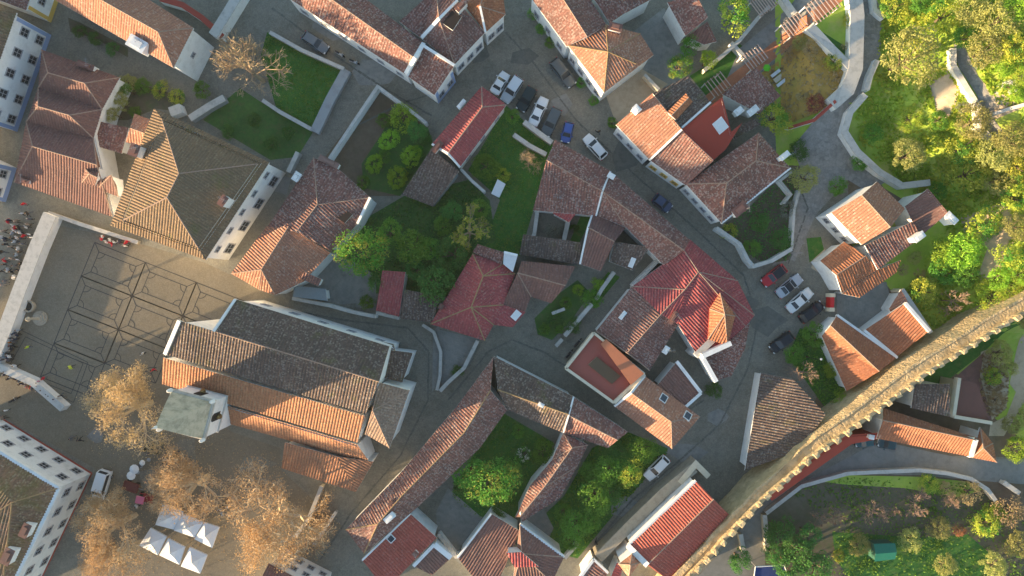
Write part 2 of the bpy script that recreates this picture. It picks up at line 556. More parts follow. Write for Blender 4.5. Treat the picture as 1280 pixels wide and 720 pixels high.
COBBLE = ground_mat('cobble_street', (.175, .165, .132), (.265, .245, .197), (.13, .128, .102), .13, 1.3, .3, 6.5)
ASPH = ground_mat('worn_asphalt', (.2, .195, .178), (.27, .26, .235), (.155, .152, .138), .2, 1.5, .3)
PLAZA = ground_mat('plaza_setts', (.195, .165, .118), (.24, .205, .15), (.165, .145, .108), .1, 1.3, .25, 7.0)
EARTH = ground_mat('dry_earth', (.14, .1, .07), (.2, .15, .1), (.1, .09, .05), .2, 1.2)
LAWN = ground_mat('lawn_turf', (.034, .12, .022), (.07, .19, .034), (.16, .19, .055), .33, 2.2, .6)
LAWND = ground_mat('rough_grass', (.045, .11, .03), (.08, .17, .04), (.12, .13, .055), .3, 2.0, .6)
MEADOW = ground_mat('meadow_turf', (.26, .4, .05), (.4, .5, .08), (.46, .4, .14), .09, .9, .7)
YARD = ground_mat('yard_paving', (.2, .2, .185), (.29, .28, .25), (.15, .155, .14), .3, 1.6, .3)
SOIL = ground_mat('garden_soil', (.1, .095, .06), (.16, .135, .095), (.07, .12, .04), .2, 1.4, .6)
DRYG = ground_mat('dry_grass', (.42, .25, .055), (.5, .33, .1), (.24, .22, .05), .16, 1.6, .6)
PATHM = ground_mat('stone_steps', (.23, .22, .2), (.32, .3, .27), (.17, .165, .15), .3, 2, .3, 2.0)
DIRTP = ground_mat('pale_dirt', (.42, .33, .23), (.52, .42, .3), (.34, .26, .17), .2, 1.5, .4)
TERRA = ground_mat('terracotta_paving', (.38, .16, .09), (.46, .21, .12), (.3, .12, .07), .3, 2.5, .2)
REDPAVE = ground_mat('reddish_paving', (.19, .1, .085), (.25, .13, .11), (.14, .085, .075), .3, 1.5, .2)
PATCHD = ground_mat('old_repair', (.12, .122, .105), (.17, .165, .142), (.09, .095, .08), .4, 2.0, .3)
LINE = simple('dark_sett_line', (.075, .07, .065), .95)

RM.update({
    'HUT': simple('pale_flat_roof', (.62, .62, .62), .8), 'REDFLAT': plaster('red_membrane', (.38, .062, .04), (.3, .06, .045), .6, .9),
    'REDTERR': plaster('red_terrace', (.34, .1, .075), (.26, .09, .07), .6, .8), 'RUSTFLAT': plaster('rust_terrace', (.46, .17, .09), (.3, .13, .08), .5, .8),
    'PATIO': plaster('patio_floor', (.13, .09, .055), (.08, .065, .05), .6, .9), 'CANOPY': simple('ribbed_grey_sheet', (.22, .25, .26), .5),
    'REDSTR': roof_mat('tiles_bright_red', (.39, .1, .075), (.26, .075, .055), (.48, .25, .2), .1, .2, spread=.3),
    'VOID': simple('dark_attic_void', (.035, .028, .025), .95),  # near-black paint on raised blocks stands in for shade in roof openings
    'DKTERR': plaster('dark_red_terrace', (.16, .075, .06), (.1, .06, .05), .6, .8)})


_gn = 0


def ground(name, pts, mat, level, kind='structure', label=None, cat=None, hilly=False):
    """a flat ground sheet; level counts 4 mm steps"""
    global _gn
    _gn += 1
    z = 0.004 * level + .00007 * (_gn % 50)
    p3 = [(PH if hilly else P)(*[float(v) for v in t.split(',')], z) for t in pts.split()] if isinstance(pts, str) else pts
    if hilly: p3 = [Vector((p.x, p.y, 0)) for p in p3]
    mb = MB()
    for tri in tessellate_polygon([p3]):
        a, b, c = (p3[i] for i in tri)
        if (b - a).cross(c - a).z < 0: b, c = c, b
        mb.face((a, b, c))
    o = mb.build(name, mat)
    if hilly:      # drape the sheet over the slope
        bm = bmesh.new(); bm.from_mesh(o.data); bmesh.ops.remove_doubles(bm, verts=bm.verts, dist=1e-4)
        for _ in range(7):
            es = [e for e in bm.edges if e.calc_length() > 1.2]
            if not es: break
            bmesh.ops.subdivide_edges(bm, edges=es, cuts=1, use_grid_fill=False); bmesh.ops.triangulate(bm, faces=bm.faces)
        for v in bm.verts: v.co.z = hill(v.co.x, v.co.y) + z + (.05 if hill(v.co.x, v.co.y) > 0 else 0)
        bm.to_mesh(o.data); bm.free()
    o['kind'] = kind
    if label: o['label'] = label
    return o


def build_ground():
    s = 1500
    ground('ground', [Vector((-s, -s, 0)), Vector((s, -s, 0)), Vector((s, s, 0)), Vector((-s, s, 0))], EARTH, 0)
    ground('street', "-350,-350 1050,-350 1085,10 1085,90 1060,140 1000,160 985,210 1060,230 1065,400 1010,520 960,610 1060,545 1190,570 1290,572 1500,560 1500,610 1290,606 1215,600 1150,594 1060,592 1000,608 955,640 960,730 960,1100 -350,1100", COBBLE, 1)
    ground('meadow', "1085,-350 1800,-350 1800,560 1290,560 1240,520 1200,470 1140,430 1120,370 1060,300 1130,250 1105,235 1070,190 1062,140 1100,80", MEADOW, 2)
    ground('plaza', "60,268 75,282 160,300 255,328 292,345 345,372 296,376 266,412 226,402 204,446 203,480 290,540 350,560 352,588 430,660 330,760 100,800 118,585 20,530 -60,480 -50,440", PLAZA, 2)
    ground('lower_road', "860,735 960,625 1100,551 1210,575 1290,573 1420,560 1420,612 1290,606 1212,600 1150,594 1060,592 1000,608 955,640 958,760", ASPH, 3)
    ground('orchard_soil', "957,645 1002,610 1062,594 1150,596 1212,602 1238,625 1420,700 1420,900 955,900", SOIL, 4)
    ground('orchard_grass', "1010,600 1062,594 1150,596 1210,602 1228,612 1200,622 1130,610 1060,606", MEADOW, 5)
    ground('orchard_lawn', "1040,665 1090,668 1150,672 1210,668 1235,690 1250,760 1150,760 1060,720 1045,700", LAWN, 5)
    ground('west_lawn', "334,40 428,86 392,160 345,134 326,70", LAWN, 3)
    ground('west_garden', "254,150 300,110 330,130 392,164 372,196 338,200", LAWND, 3)
    ground('lane_garden', "85,22 100,28 160,60 160,72 120,48 88,40", SOIL, 3)
    ground('yellow_garden', "150,98 225,120 228,140 195,136 160,150 138,150", SOIL, 3)
    ground('walled_court', "400,205 470,112 535,160 545,190 500,245 460,245", EARTH, 3)
    ground('court_garden', "492,140 535,160 545,190 500,245 455,235 452,205 475,170", LAWND, 3.6)
    ground('middle_lawn', "633,132 692,182 666,265 650,320 604,308 625,250 615,240 585,213", LAWN, 3)
    ground('middle_garden', "445,280 505,245 585,225 612,250 620,300 592,318 560,372 505,362 450,370 410,340", LAWND, 3)
    ground('grey_court', "365,356 412,316 448,330 470,345 470,388 410,378", YARD, 4)
    ground('small_lawn', "712,302 728,265 742,268 724,304", LAWN, 3)
    ground('alley_lawn', "735,370 760,340 775,346 742,386", LAWN, 3)
    ground('sunken_lawn', "622,512 690,552 690,575 662,608 643,648 600,650 562,620 575,600", LAWN, 3)
    ground('street_garden', "740,560 785,540 838,562 770,640 722,698 690,690 668,655 705,620", LAWN, 3)
    ground('alley_garden', "668,398 700,366 722,350 738,366 716,398 690,425 672,418", LAWND, 3.2)
    ground('grey_yard', "655,650 680,636 692,660 684,678", YARD, 4)
    ground('south_yard', "545,640 560,610 600,645 612,650 575,705 548,680", YARD, 3)
    ground('corner_green', "542,412 548,408 556,440 549,475 540,490", YARD, 3)
    ground('wedge_court', "540,410 600,424 588,455 552,484 551,440", YARD, 3)
    ground('top_yard', "765,60 830,10 865,60 850,100 825,120 800,80 795,45", YARD, 3)
    ground('cottage_yard', "757,118 800,85 835,105 815,120 770,155", DIRTP, 3)
    ground('shade_lawn', "862,95 925,55 950,75 905,115 890,128", LAWN, 3, hilly=True)
    ground('terrace_lane', "925,60 985,10 1010,-20 1060,-20 1020,35 950,90 900,118", YARD, 3, hilly=True)
    ground('terracotta_walk', "858,140 905,100 950,66 1000,24 1046,-8 1056,4 1008,42 958,82 914,118 868,154", TERRA, 4, hilly=True)
    ground('dry_garden', "975,75 1005,40 1062,98 1058,118 1020,142 985,155 968,128 950,92", DRYG, 4, hilly=True)
    ground('triangle_lawn', "1012,34 1054,0 1066,40 1068,78", LAWN, 4, hilly=True)
    ground('triangle_grass', "1018,34 1052,2 1063,30 1060,60", MEADOW, 5, hilly=True)
    ground('stepped_path', "1074,-60 1092,-60 1092,-10 1104,20 1100,70 1085,110 1066,135 1055,165 1075,198 1110,226 1085,240 1060,225 1020,268 992,330 960,340 985,300 992,250 1008,225 990,185 1018,150 1058,118 1072,85", PATHM, 4, hilly=True)
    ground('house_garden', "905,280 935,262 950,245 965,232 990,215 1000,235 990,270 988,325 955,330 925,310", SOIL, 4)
    ground('car_bay', "940,340 990,325 1030,350 1042,400 1000,410 965,445 940,430", COBBLE, 4)
    ground('slope_paving', "1022,300 1040,325 1030,345 1014,335", DIRTP, 5)
    ground('round_lawn', "1008,298 1026,296 1030,312 1012,328", LAWN, 6)
    ground('paved_yard', "1046,368 1108,352 1118,395 1078,414 1046,392", YARD, 5)
    ground('ivy_bank', "1000,410 1030,418 1062,500 1035,515 1010,480 985,445", LAWN, 4)
    ground('upper_path', "1192,55 1206,60 1222,95 1242,128 1243,150 1262,176 1240,172 1226,150 1222,122 1198,85", PATHM, 5, hilly=True)
    ground('sand_patch', "1212,85 1238,112 1268,128 1278,135 1242,150 1240,128", DIRTP, 4, hilly=True)
    ground('bare_bank', "1160,105 1184,88 1198,110 1190,140 1178,156 1164,128", DIRTP, 4, hilly=True)
    ground('hill_path', "1288,410 1270,440 1262,480 1270,490 1258,520 1238,530 1236,545 1255,545 1282,500 1295,470", DIRTP, 4, hilly=True)
    ground('rubble_bank', "1226,440 1250,430 1262,470 1258,510 1240,525 1222,500", DIRTP, 5, hilly=True)
    ground('red_court', "1184,480 1230,440 1225,470 1240,525 1195,520", REDPAVE, 5)
    ground('hill_clearing', "1200,272 1262,250 1268,300 1235,360 1220,345 1234,310 1205,290", DIRTP, 4, hilly=True)
    ground('wall_foot_grass', "1130,500 1180,445 1230,415 1290,375 1290,400 1230,440 1185,475 1150,505", LAWN, 4, hilly=True)
    mb = MB()
    g = [[(40 + i * 1.0, -16 + j * 1.0) for i in range(0, 112)] for j in range(0, 130)]
    for r0, r1 in zip(g, g[1:]):
        for a, b, c, d in zip(r0, r0[1:], r1[1:], r1):
            hs = [hill(*q) for q in (a, b, c, d)]
            if max(hs) > 0: mb.face([(q[0], q[1], h + .009 if h > 0 else -.05) for q, h in zip((a, b, c, d), hs)])
    o = mb.build('hillside', MEADOW); o['kind'] = 'structure'
    # repairs and worn patches in the paving
    rp = random.Random(8)
    for x, y in ((600, 70), (655, 70), (700, 130), (780, 195), (830, 262), (935, 380), (925, 450), (900, 520), (860, 565), (780, 632), (690, 470), (640, 440), (560, 520), (520, 600), (470, 90), (420, 30), (350, 230), (430, 395), (960, 400), (120, 545), (230, 565), (320, 580), (190, 600)):
        n = rp.randrange(5, 9); r0 = rp.uniform(9, 26); pts_ = ' '.join(f"{x + math.cos(6.28 * i / n) * r0 * rp.uniform(.5, 1.3):.1f},{y + math.sin(6.28 * i / n) * r0 * rp.uniform(.4, 1):.1f}" for i in range(n))
        ground('street_patch', pts_, rp.choice((ASPH, YARD, COBBLE, PATCHD)), 7.5)
    # stone gutters running down the streets
    mb = MB(); gr = random.Random(4)
    for line in ("632,40 668,80 720,150 790,215 868,285 930,345 948,400 935,460 900,530 850,575 790,625 735,690", "560,110 500,130 440,160 415,200", "340,10 420,70 480,110 540,145", "345,385 430,400 510,410 536,440 535,500 500,570 440,640 400,700", "880,500 820,540 740,480 680,440 640,425 610,440 560,500", "990,210 1010,260 985,330"):
        pl = [P(*[float(v) for v in t.split(',')], .038) for t in line.split()]
        for a_, b_ in zip(pl, pl[1:]):
            n_ = max(1, int((b_ - a_).length / .8)); d_ = (b_ - a_).normalized(); q_ = Vector((-d_.y, d_.x, 0))
            for i in range(n_):
                c_ = a_.lerp(b_, i / n_) + q_ * gr.uniform(-.06, .06); e_ = a_.lerp(b_, (i + .93) / n_) + q_ * gr.uniform(-.06, .06); w_ = gr.uniform(.1, .17)
                mb.face((c_ - q_ * w_, e_ - q_ * w_, e_ + q_ * w_, c_ + q_ * w_))
    o = mb.build('street_gutter', PATCHD); o['kind'] = 'structure'
    # fine dark sett lines set in the plaza
    mb = MB(); z = .004 * 4
    O = P(148, 412, z); U = P(211.5, 437, z) - O; V = P(165, 370, z) - O
    un, vn = U.normalized(), V.normalized()
    def ln(a, b, w=.14):
        d = (b - a).normalized(); n = Vector((-d.y, d.x, 0)) * w / 2
        mb.face((a - n, b - n, b + n, a + n))
    def arc(c, r, a0, a1):
        pr = None
        for i in range(7):
            t = a0 + (a1 - a0) * i / 6; q = c + un * math.cos(t) * r + vn * math.sin(t) * r
            if pr is not None: ln(pr, q, .11)
            pr = q
    for i in (-1, 0, 1):
        for j in (-2, -1, 0, 1):
            if (i, j) in ((1, -1), (1, -2), (0, -2)): continue
            o = O + U * i + V * j
            m = 1.15
            a, b, c, d = o, o + U, o + U + V, o + V
            for p, q in ((a, b), (b, c), (c, d), (d, a)): ln(p, q)
            A = a + un * m + vn * m; B = b - un * m + vn * m; C = c - un * m - vn * m; D = d + un * m - vn * m
            z2 = Vector((0, 0, .003))
            for p, q in ((A, B), (B, C), (C, D), (D, A), (a, A), (b, B), (c, C), (d, D)): ln(p + z2, q + z2, .12)
            for c0, t0 in ((A, 0), (B, math.pi / 2), (C, math.pi), (D, math.pi * 1.5)): arc(c0 + z2 * 2, 1.0, t0, t0 + math.pi / 2)
    z3 = Vector((0, 0, .009))
    q = [P(x, y, z) + z3 for x, y in ((25, 412), (110, 453), (92, 503), (2, 462))]
    for i in range(4): ln(q[i], q[(i + 1) % 4], .1)
    q = [P(x, y, z) + z3 * 1.3 for x, y in ((32, 421), (104, 454), (89, 492), (10, 460))]
    for i in range(4): ln(q[i], q[(i + 1) % 4], .1)
    o = mb.build('plaza_markings', LINE); o['kind'] = 'structure'
    # shallow steps on the path up to the wall
    mb = MB()
    for i in range(9):
        y = 4 + i * 7
        a, b = PH(1079, y), PH(1099, y + 3); c = (a + b) / 2
        mb.box((c.x, c.y, hill(c.x, c.y) + .06), (b - a).length, .35, .06, math.atan2((b - a).y, (b - a).x))
    for i in range(5):
        a, b = P(992 - i * 0.6, 268 + i * 12), P(1012 - i * 2, 268 + i * 12); c = (a + b) / 2
        mb.box((c.x, c.y, .02), (b - a).length, .3, .05, 0)
    o = mb.build('path_steps', PATHM); o['kind'] = 'structure'


# ------------------------------------------------------------------ walls
def offset_line(pts, w):
    out = []
    n = len(pts)
    for i, p in enumerate(pts):
        d = Vector((0, 0))
        if i: d += (p - pts[i - 1]).xy.normalized()
        if i < n - 1: d += (pts[i + 1] - p).xy.normalized()
        d.normalize(); q = Vector((-d.y, d.x))
        if 0 < i < n - 1:
            q /= max(.5, q.dot(Vector((-(p - pts[i - 1]).y, (p - pts[i - 1]).x)).normalized()))
        out.append((Vector((p.x, p.y)) + q * w / 2, Vector((p.x, p.y)) - q * w / 2))
    return out


def wall(label, pts, h=1.2, w=.35, mat='white', cap='coping', name='garden_wall', cat='wall', group=None):
    p = [PH(*[float(v) for v in t.split(',')], h) for t in pts.split()]
    root = empty(name, (p[0].x, p[0].y, 0)); tag(root, label, cat, group)
    p = [q - Vector((root.location.x, root.location.y, 0)) for q in p]
    def ribbon(w, z0, z1):
        mb = MB(); L = offset_line(p, w)
        for (a, b), (c, d) in zip(L, L[1:]):
            T = lambda v, z: (v.x, v.y, z + hill(v.x + root.location.x, v.y + root.location.y))
            mb.face((T(b, z1), T(d, z1), T(c, z1), T(a, z1)))
            mb.face((T(a, z0), T(a, z1), T(c, z1), T(c, z0))); mb.face((T(b, z1), T(b, z0), T(d, z0), T(d, z1)))
        for (a, b) in (L[0], L[-1]):
            mb.face((T(a, z0), T(b, z0), T(b, z1), T(a, z1)))
        return mb
    ribbon(w, -.4, h - .1).build('masonry', WM[mat], root)
    ribbon(w + .08, h - .1, h).build('coping', WM[cap], root)
    return root


def town_wall():
    H_ = 6.8
    pts = [P(x, y, H_) for x, y in ((1420, 292), (1300, 366), (1236, 405), (1160, 452), (1078, 512), (1003, 566), (940, 622), (872, 694), (820, 748))]
    root = empty('town_wall', (pts[0].x, pts[0].y, 0))
    tag(root, "crenellated golden stone town wall with a walkway, crossing the eastern side of town", 'town wall')
    inv = Vector((root.location.x, root.location.y, 0)); pts = [p - inv for p in pts]
    t = NT('wall_stone')
    v = t.add('ShaderNodeTexVoronoi', Scale=1.6); t.w(t.pos(), v.inputs['Vector'])
    sp = t.n.new('ShaderNodeSeparateColor'); t.w(v.outputs['Color'], sp.inputs[0])
    col = t.mix(sp.outputs[0], (.5, .37, .2), (.64, .49, .28))
    n = t.ramp(t.noise(.5, 7, .75), [(.45, (0, 0, 0)), (.7, (1, 1, 1))])
    col = t.mix(t.math('MULTIPLY', n, .6), col, (.27, .21, .12)); t.base(col)
    ve = t.add('ShaderNodeTexVoronoi', Scale=1.6, feature='DISTANCE_TO_EDGE'); t.w(t.pos(), ve.inputs['Vector'])
    t.bump(t.math('ADD', t.math('MULTIPLY', ve.outputs['Distance'], 2.0, True), t.noise(5, 5, .7)), .8, .12)
    st = t.m
    rnd = random.Random(3)
    # resample so that the old masonry wanders a little
    fine = []
    for a, b in zip(pts, pts[1:]):
        n = max(2, int((b - a).length / 1.5))
        for i in range(n): fine.append(a.lerp(b, i / n) + Vector((rnd.uniform(-.1, .1), rnd.uniform(-.1, .1), 0)))
    fine.append(pts[-1])
    def ribbon(lo_, hi, z0, z1f, zj=0.0, base_lo_=None):
        mb = MB(); prev = None
        for i, p in enumerate(fine):
            tp = max(0, (i / len(fine) - .55) / .45)
            lo = lo_ + (.95 - lo_ - .3) * tp * (lo_ < 0)
            base_lo = None if base_lo_ is None else lo - (lo_ - base_lo_) * (1 - tp)
            d = (fine[min(i + 1, len(fine) - 1)] - fine[max(i - 1, 0)]).xy.normalized(); q = Vector((-d.y, d.x))
            z1 = z1f + rnd.uniform(-zj, zj)
            jl = rnd.uniform(-.08, .08)
            a = p.xy + q * (lo + jl); b = p.xy + q * hi
            a0 = p.xy + q * ((base_lo if base_lo is not None else lo) + jl)
            cur = [Vector((a0.x, a0.y, z0)), Vector((a.x, a.y, z1)), Vector((b.x, b.y, z1)), Vector((b.x, b.y, z0))]
            if prev:
                for k in range(3): mb.face((prev[k], prev[k + 1], cur[k + 1], cur[k]) if False else (cur[k], cur[k + 1], prev[k + 1], prev[k]))
            else: mb.face(cur)
            prev = cur
        mb.face(prev[::-1])
        return mb
    # the line runs down-left in the photo: its right hand side is the town side
    ribbon(-.8, 1.25, -.3, H_, .06, -1.1).build('rampart', st, root)
    ribbon(.72, 1.3, H_ - .2, H_ + .75, .05).build('breastwork', st, root)
    ribbon(-.88, -.56, H_ - .2, H_ + .22, .1).build('walkway_edge', st, root)
    # merlons, each its own block
    acc = 0; step = 1.86; protos = []
    for k in range(4):
        bm = bmesh.new(); bmesh.ops.create_cube(bm, size=1)
        for vtx in bm.verts:
            vtx.co.x *= .92; vtx.co.y *= .7; vtx.co.z = (vtx.co.z + .5) * .8
            vtx.co += Vector((rnd.uniform(-.09, .09), rnd.uniform(-.07, .07), rnd.uniform(-.1, .06) if vtx.co.z > .5 else 0))
        bmesh.ops.bevel(bm, geom=bm.edges[:], offset=.07, segments=1, affect='EDGES')
        me = bpy.data.meshes.new('merlon'); bm.to_mesh(me); bm.free(); me.materials.append(st); protos.append(me)
    L = 0
    for a, b in zip(pts, pts[1:]):
        d = (b - a).xy; ln = d.length; d.normalize(); q = Vector((-d.y, d.x))
        s = step - acc if acc else 0
        while s < ln:
            p = a.xy + d * s + q * 1.0
            o = link('merlon', protos[rnd.randrange(4)], root); o.location = (p.x, p.y, H_ + .7 + rnd.uniform(-.05, .05)); o.rotation_euler = (rnd.uniform(-.05, .05), rnd.uniform(-.05, .05), math.atan2(d.y, d.x) + rnd.uniform(-.12, .12))
            o.scale = (rnd.uniform(.8, 1.12), rnd.uniform(.8, 1.1), rnd.choice((.55, .85, .95, 1, 1.1)))
            s += step * rnd.uniform(.93, 1.07)
        acc = ln - (s - step)
    # ruined stub of an inner stair on the town side
    return root


def bell_tower():
    e = 15.0
    c = [P(214, 487, e), P(268, 501, e), P(255, 550, e)]; c.append(c[0] + c[2] - c[1])
    ce = sum(c, Vector()) / 4; root = empty('bell_tower', (ce.x, ce.y, 0))
    tag(root, "square white bell tower with a tall pale pyramid spire, attached to the church front", 'bell tower')
    q = [p.xy - ce.xy for p in c]
    grow = lambda k: [p * k for p in q]
    mb = MB(); mb.prism(grow(.94), 0, e - .5); mb.build('shaft', WM['white'], root)
    mb = MB(); mb.prism(grow(.99), 10.2, 10.5); mb.prism(grow(1.02), e - .5, e - .1); mb.prism(grow(.985), e - .1, e + .15); mb.build('cornice', WM['coping'], root)
    t = NT('spire_render'); n = t.ramp(t.noise(.9, 7, .75), [(.42, (0, 0, 0)), (.68, (1, 1, 1))])
    t.base(t.mix(t.math('MULTIPLY', n, .8), (.52, .47, .36), (.2, .2, .15))); t.bump(t.noise(6, 4), .3, .05)
    ap = Vector((0, 0, 23.6)); b = [Vector((p.x, p.y, e + .15)) for p in grow(.93)]
    mb = MB()
    N = 6      # slightly bell-cast faces
    rings = [[(1 - s) ** 1.0 * v.xy.to_3d() + Vector((0, 0, e + .15 + (23.6 - e - .15) * (s ** .92))) for v in b] for s in [i / N for i in range(N)]]
    for r0, r1 in zip(rings, rings[1:]):
        for i in range(4):
            j = (i + 1) % 4; mb.face((r0[j], r0[i], r1[i], r1[j]))
    for i in range(4):
        j = (i + 1) % 4; mb.face((rings[-1][j], rings[-1][i], ap))
    sp = mb.build('spire', t.m, root)
    mb = MB(); mb.lathe((0, 0, 23.3), ((.14, 0), (.22, .3), (.1, .6), (.02, 1.4)), 8); mb.build('finial', WM['white'], sp)
    for p in grow(.98):
        mb = MB(); mb.lathe((p.x, p.y, e + .1), ((.3, 0), (.3, .2), (.18, .35), (.3, .6), (.22, .9), (.05, 1.2)), 8); mb.build('pinnacle', WM['white'], root)
    for i in range(4):
        a, d = Vector(grow(.94)[i]), Vector(grow(.94)[(i + 1) % 4])
        m = (a + d) / 2; dr = (d - a).normalized(); n = Vector((dr.y, -dr.x))
        if n.dot(m) < 0: n = -n
        rz = math.atan2(dr.y, dr.x)
        mb = MB(); mb.box((m.x + n.x * .01, m.y + n.y * .01, 11.3), 1.2, .08, 2.0, rz); mb.tube((m.x + n.x * .0, m.y + n.y * .0, 13.3), (m.x + n.x * .05, m.y + n.y * .05, 13.3), .6, .6, 12)
        mb.build('bell_opening', DARK, root)
        mb = MB(); mb.lathe((m.x + n.x * .25, m.y + n.y * .25, 11.9), ((.42, 0), (.34, .15), (.26, .5), (.1, .7)), 10); mb.build('bell', simple('bronze', (.2, .15, .07), .4, .8), root)
house('long white house with pale blue bands and two rows of windows, northwest of the square', 'a21,16 b-27,152 c-128,116 d-80,-20 e-54,4r f-100,130r', 'abfe cdef', 'mos', e=8.2, r=10.6, win='ab:5:2:1.1:1.5:2.0:3.3', band=('blue', 'ab', 6.6))
house('white house end with an ochre corner band, beside the long blue-banded house', 'a33,13 b58,-60 c-40,-100 d-65,-24', 'abcd', 'mot', e=5.8, band=('ochre', 'ab', 4.4), win='ab:2:1:.9:1.2:3.2')
house('white house end with a blue eave band, looking onto the crowd beside the square', 'a-12,200 b-28,250 c-112,215 d-100,165 e-56,182r f-70,232r', 'abfe cdef', 'mot', e=6.0, r=8.2, band=('blue', 'ab', 4.5), win='ab:2:1:1:1.3:2.4')
house('low white house row across the crowded street, beyond the square', 'a-290,330 b-345,520 c-430,490 d-375,300 e-332,315r f-388,505r', 'abfe cdef', 'mot', e=5.0, r=6.6)  # out-of-view house row, added to cast shade on the plaza
house('long orange-red roofed house with one white end wall, above the shaded back lane', 'a217,85 b48,-12 c100,-55 d242,35 e70,-32r f198,40r', 'abef daf cdfe', 'pnk', e=8.0, r=10.4, ch='176,58,1.6,2.6,1.1', win='ad:1:1:.6:.6:4.5', cap=MORTAR)
house('broad dark red house with three parallel ridges and two dormers beside the square', 'a52,62 c150,97 v48,110,4.9 w128,137,4.9 g33,152,4.9 h117,173,4.9 f18,228,3.5 k140,271,3.5 m60,91r n106,104r o48,133r p87,144r q41,183r s121,206r', 'camn wcn avm vwnm wvop vgo hwp ghpo hgqs gfq fksq khs', 'brn', e=4.6, r=6.8, ch='111,84,.7,2.4,.8 32,226,.5,1.8,.6', extra=[('a103,228,5.5 b119,232,5.5 c124,209,5.8 d105,209,5.8 e112,217,7.1 f122,222,7.1', 'abfe cdef dae', 'brn', 5.5, 7.1, 4), ('a122,236,5.0 b148,246,5.0 c146,232,5.6 d131,222,5.8 e139,219,6.9', 'abe bce dae', 'brn', 5, 6.9, 3.5)])
house('low striped lean-to roof squeezed between the dark red house and the walled garden', 'a112,180 b152,192 c161,160 d121,151', 'abcd', 'mot', e=4.0, extra=())
house("small gabled sunlit roof against the golden town hall's north corner", 'a157,178 b188,186 c197,153 d168,142 e163,160r f193,171r', 'baef dcfe', 'pnk', e=6.0, r=7.4)
house('large town hall with a broad golden hipped roof and stepped lower eave', 'a193,135 b337,203 c257,325 d138,282 e203,149,9.3 f323,205,9.3 g249,311,9.3 h153,276,9.3', 'abfe bcgf cdhg daeh', 'tan', 'town_hall', 'town hall', e=8.6, r=12, ch='177,191,1.2,1.6,2.0 285,253,.8,1.4,1.8', win='bc:5:1:.9:.9:6.3 bc:4:1:1.5:2.2:2.6', wall='white', extra=[('e203,150,9.75 f322,205,9.75 g248,310,9.75 h155,275,9.75 p224,217,12.6 q209,247,12.6', 'efp fgqp ghq hepq', 'tan', 9.75, 12.6, 9.1, 'coping')])
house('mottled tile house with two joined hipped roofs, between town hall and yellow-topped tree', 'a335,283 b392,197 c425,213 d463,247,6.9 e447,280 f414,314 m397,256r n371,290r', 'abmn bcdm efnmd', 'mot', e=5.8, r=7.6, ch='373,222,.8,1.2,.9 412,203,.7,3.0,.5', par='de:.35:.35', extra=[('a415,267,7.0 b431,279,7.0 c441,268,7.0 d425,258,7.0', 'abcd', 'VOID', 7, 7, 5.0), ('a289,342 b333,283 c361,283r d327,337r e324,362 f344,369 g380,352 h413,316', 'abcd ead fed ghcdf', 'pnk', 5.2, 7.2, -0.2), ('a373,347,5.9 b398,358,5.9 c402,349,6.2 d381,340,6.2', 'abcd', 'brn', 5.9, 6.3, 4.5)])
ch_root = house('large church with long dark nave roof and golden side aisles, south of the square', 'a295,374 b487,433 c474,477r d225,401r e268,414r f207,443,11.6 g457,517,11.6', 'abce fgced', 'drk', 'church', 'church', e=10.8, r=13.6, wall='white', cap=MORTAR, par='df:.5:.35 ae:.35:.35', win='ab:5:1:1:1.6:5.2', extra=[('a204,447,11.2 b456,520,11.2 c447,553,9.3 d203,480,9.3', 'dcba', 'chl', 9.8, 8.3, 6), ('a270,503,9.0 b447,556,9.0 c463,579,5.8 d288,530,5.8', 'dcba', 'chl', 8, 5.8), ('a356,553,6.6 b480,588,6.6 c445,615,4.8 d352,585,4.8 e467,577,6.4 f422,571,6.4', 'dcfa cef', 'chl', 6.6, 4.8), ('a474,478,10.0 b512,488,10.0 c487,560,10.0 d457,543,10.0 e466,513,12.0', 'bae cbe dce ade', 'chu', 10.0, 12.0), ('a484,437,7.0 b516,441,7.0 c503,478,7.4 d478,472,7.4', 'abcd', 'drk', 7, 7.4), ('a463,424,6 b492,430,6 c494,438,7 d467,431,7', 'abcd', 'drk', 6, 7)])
house('white corner house with two long window rows under a mossy roof, beside the white van', 'a74,610 b-70,522 c-190,700 d0,765 e15,628r f-80,690r', 'abfe dae cdef bcf', 'mos', e=8.6, r=11.2, win='ab:6:2:1.1:1.3:1.9:3.4 ad:6:2:1.1:1.3:1.9:3.4', ch='38,660,1,1.9,1.1 16,692,1.2,2.2,1.1', cap=MORTAR_Y, par='ab:.5:.2 ad:.5:.2', band=('red', 'ab ad', 0))
house('white house with small windows and brown roof, at the bottom edge below golden trees', 'a336,704 b402,738 c372,800 d300,765 e320,736r f392,770r', 'abfe cdef', 'brn', e=7.0, r=9, win='ab:4:2:.8:1.0:1.9:2.6')
house('very long mottled house along the lane, its ridge catching a patch of sun', 'a352,-8 b507,93 c530,54 d440,-14 e396,-14r f519,73r', 'abfe cdef', 'mot', e=6.3, r=8.6, par='bf:.6:.3 cf:.6:.3', win='ab:6:1:.8:1.1:2.4')
house("mottled corner house with a blue-edged white front, at the lane's bend below the parking", 'a509,95 b543,119 c568,82,7.8 d529,57,7.8', 'abcd', 'mot', e=6.2, win='bc:2:1:1:1.6:2.2', par='cd:.4:.2 ad:.4:.3', band=('blue', 'bc', 4.5))
house('old house with a broken-open roof and sunlit orange slopes, north of the parked cars', 'a527,48 b499,27 c545,-14 d572,1,7.6 e606,41 f568,81 g549,24,8.2', 'abcg cdg fag efgd', 'mot', e=6.6, r=8.2, win='ef:3:1:1:1.6:2.4', ch='577,10,.6,1.8,.9', par='ag:.5:.3 gd:.35:.3', extra=[('a553,29,8.1 b566,38,8.1 c577,21,8.1 d565,13,8.1', 'abcd', 'VOID', 8.1, 8.1, 6.0)])
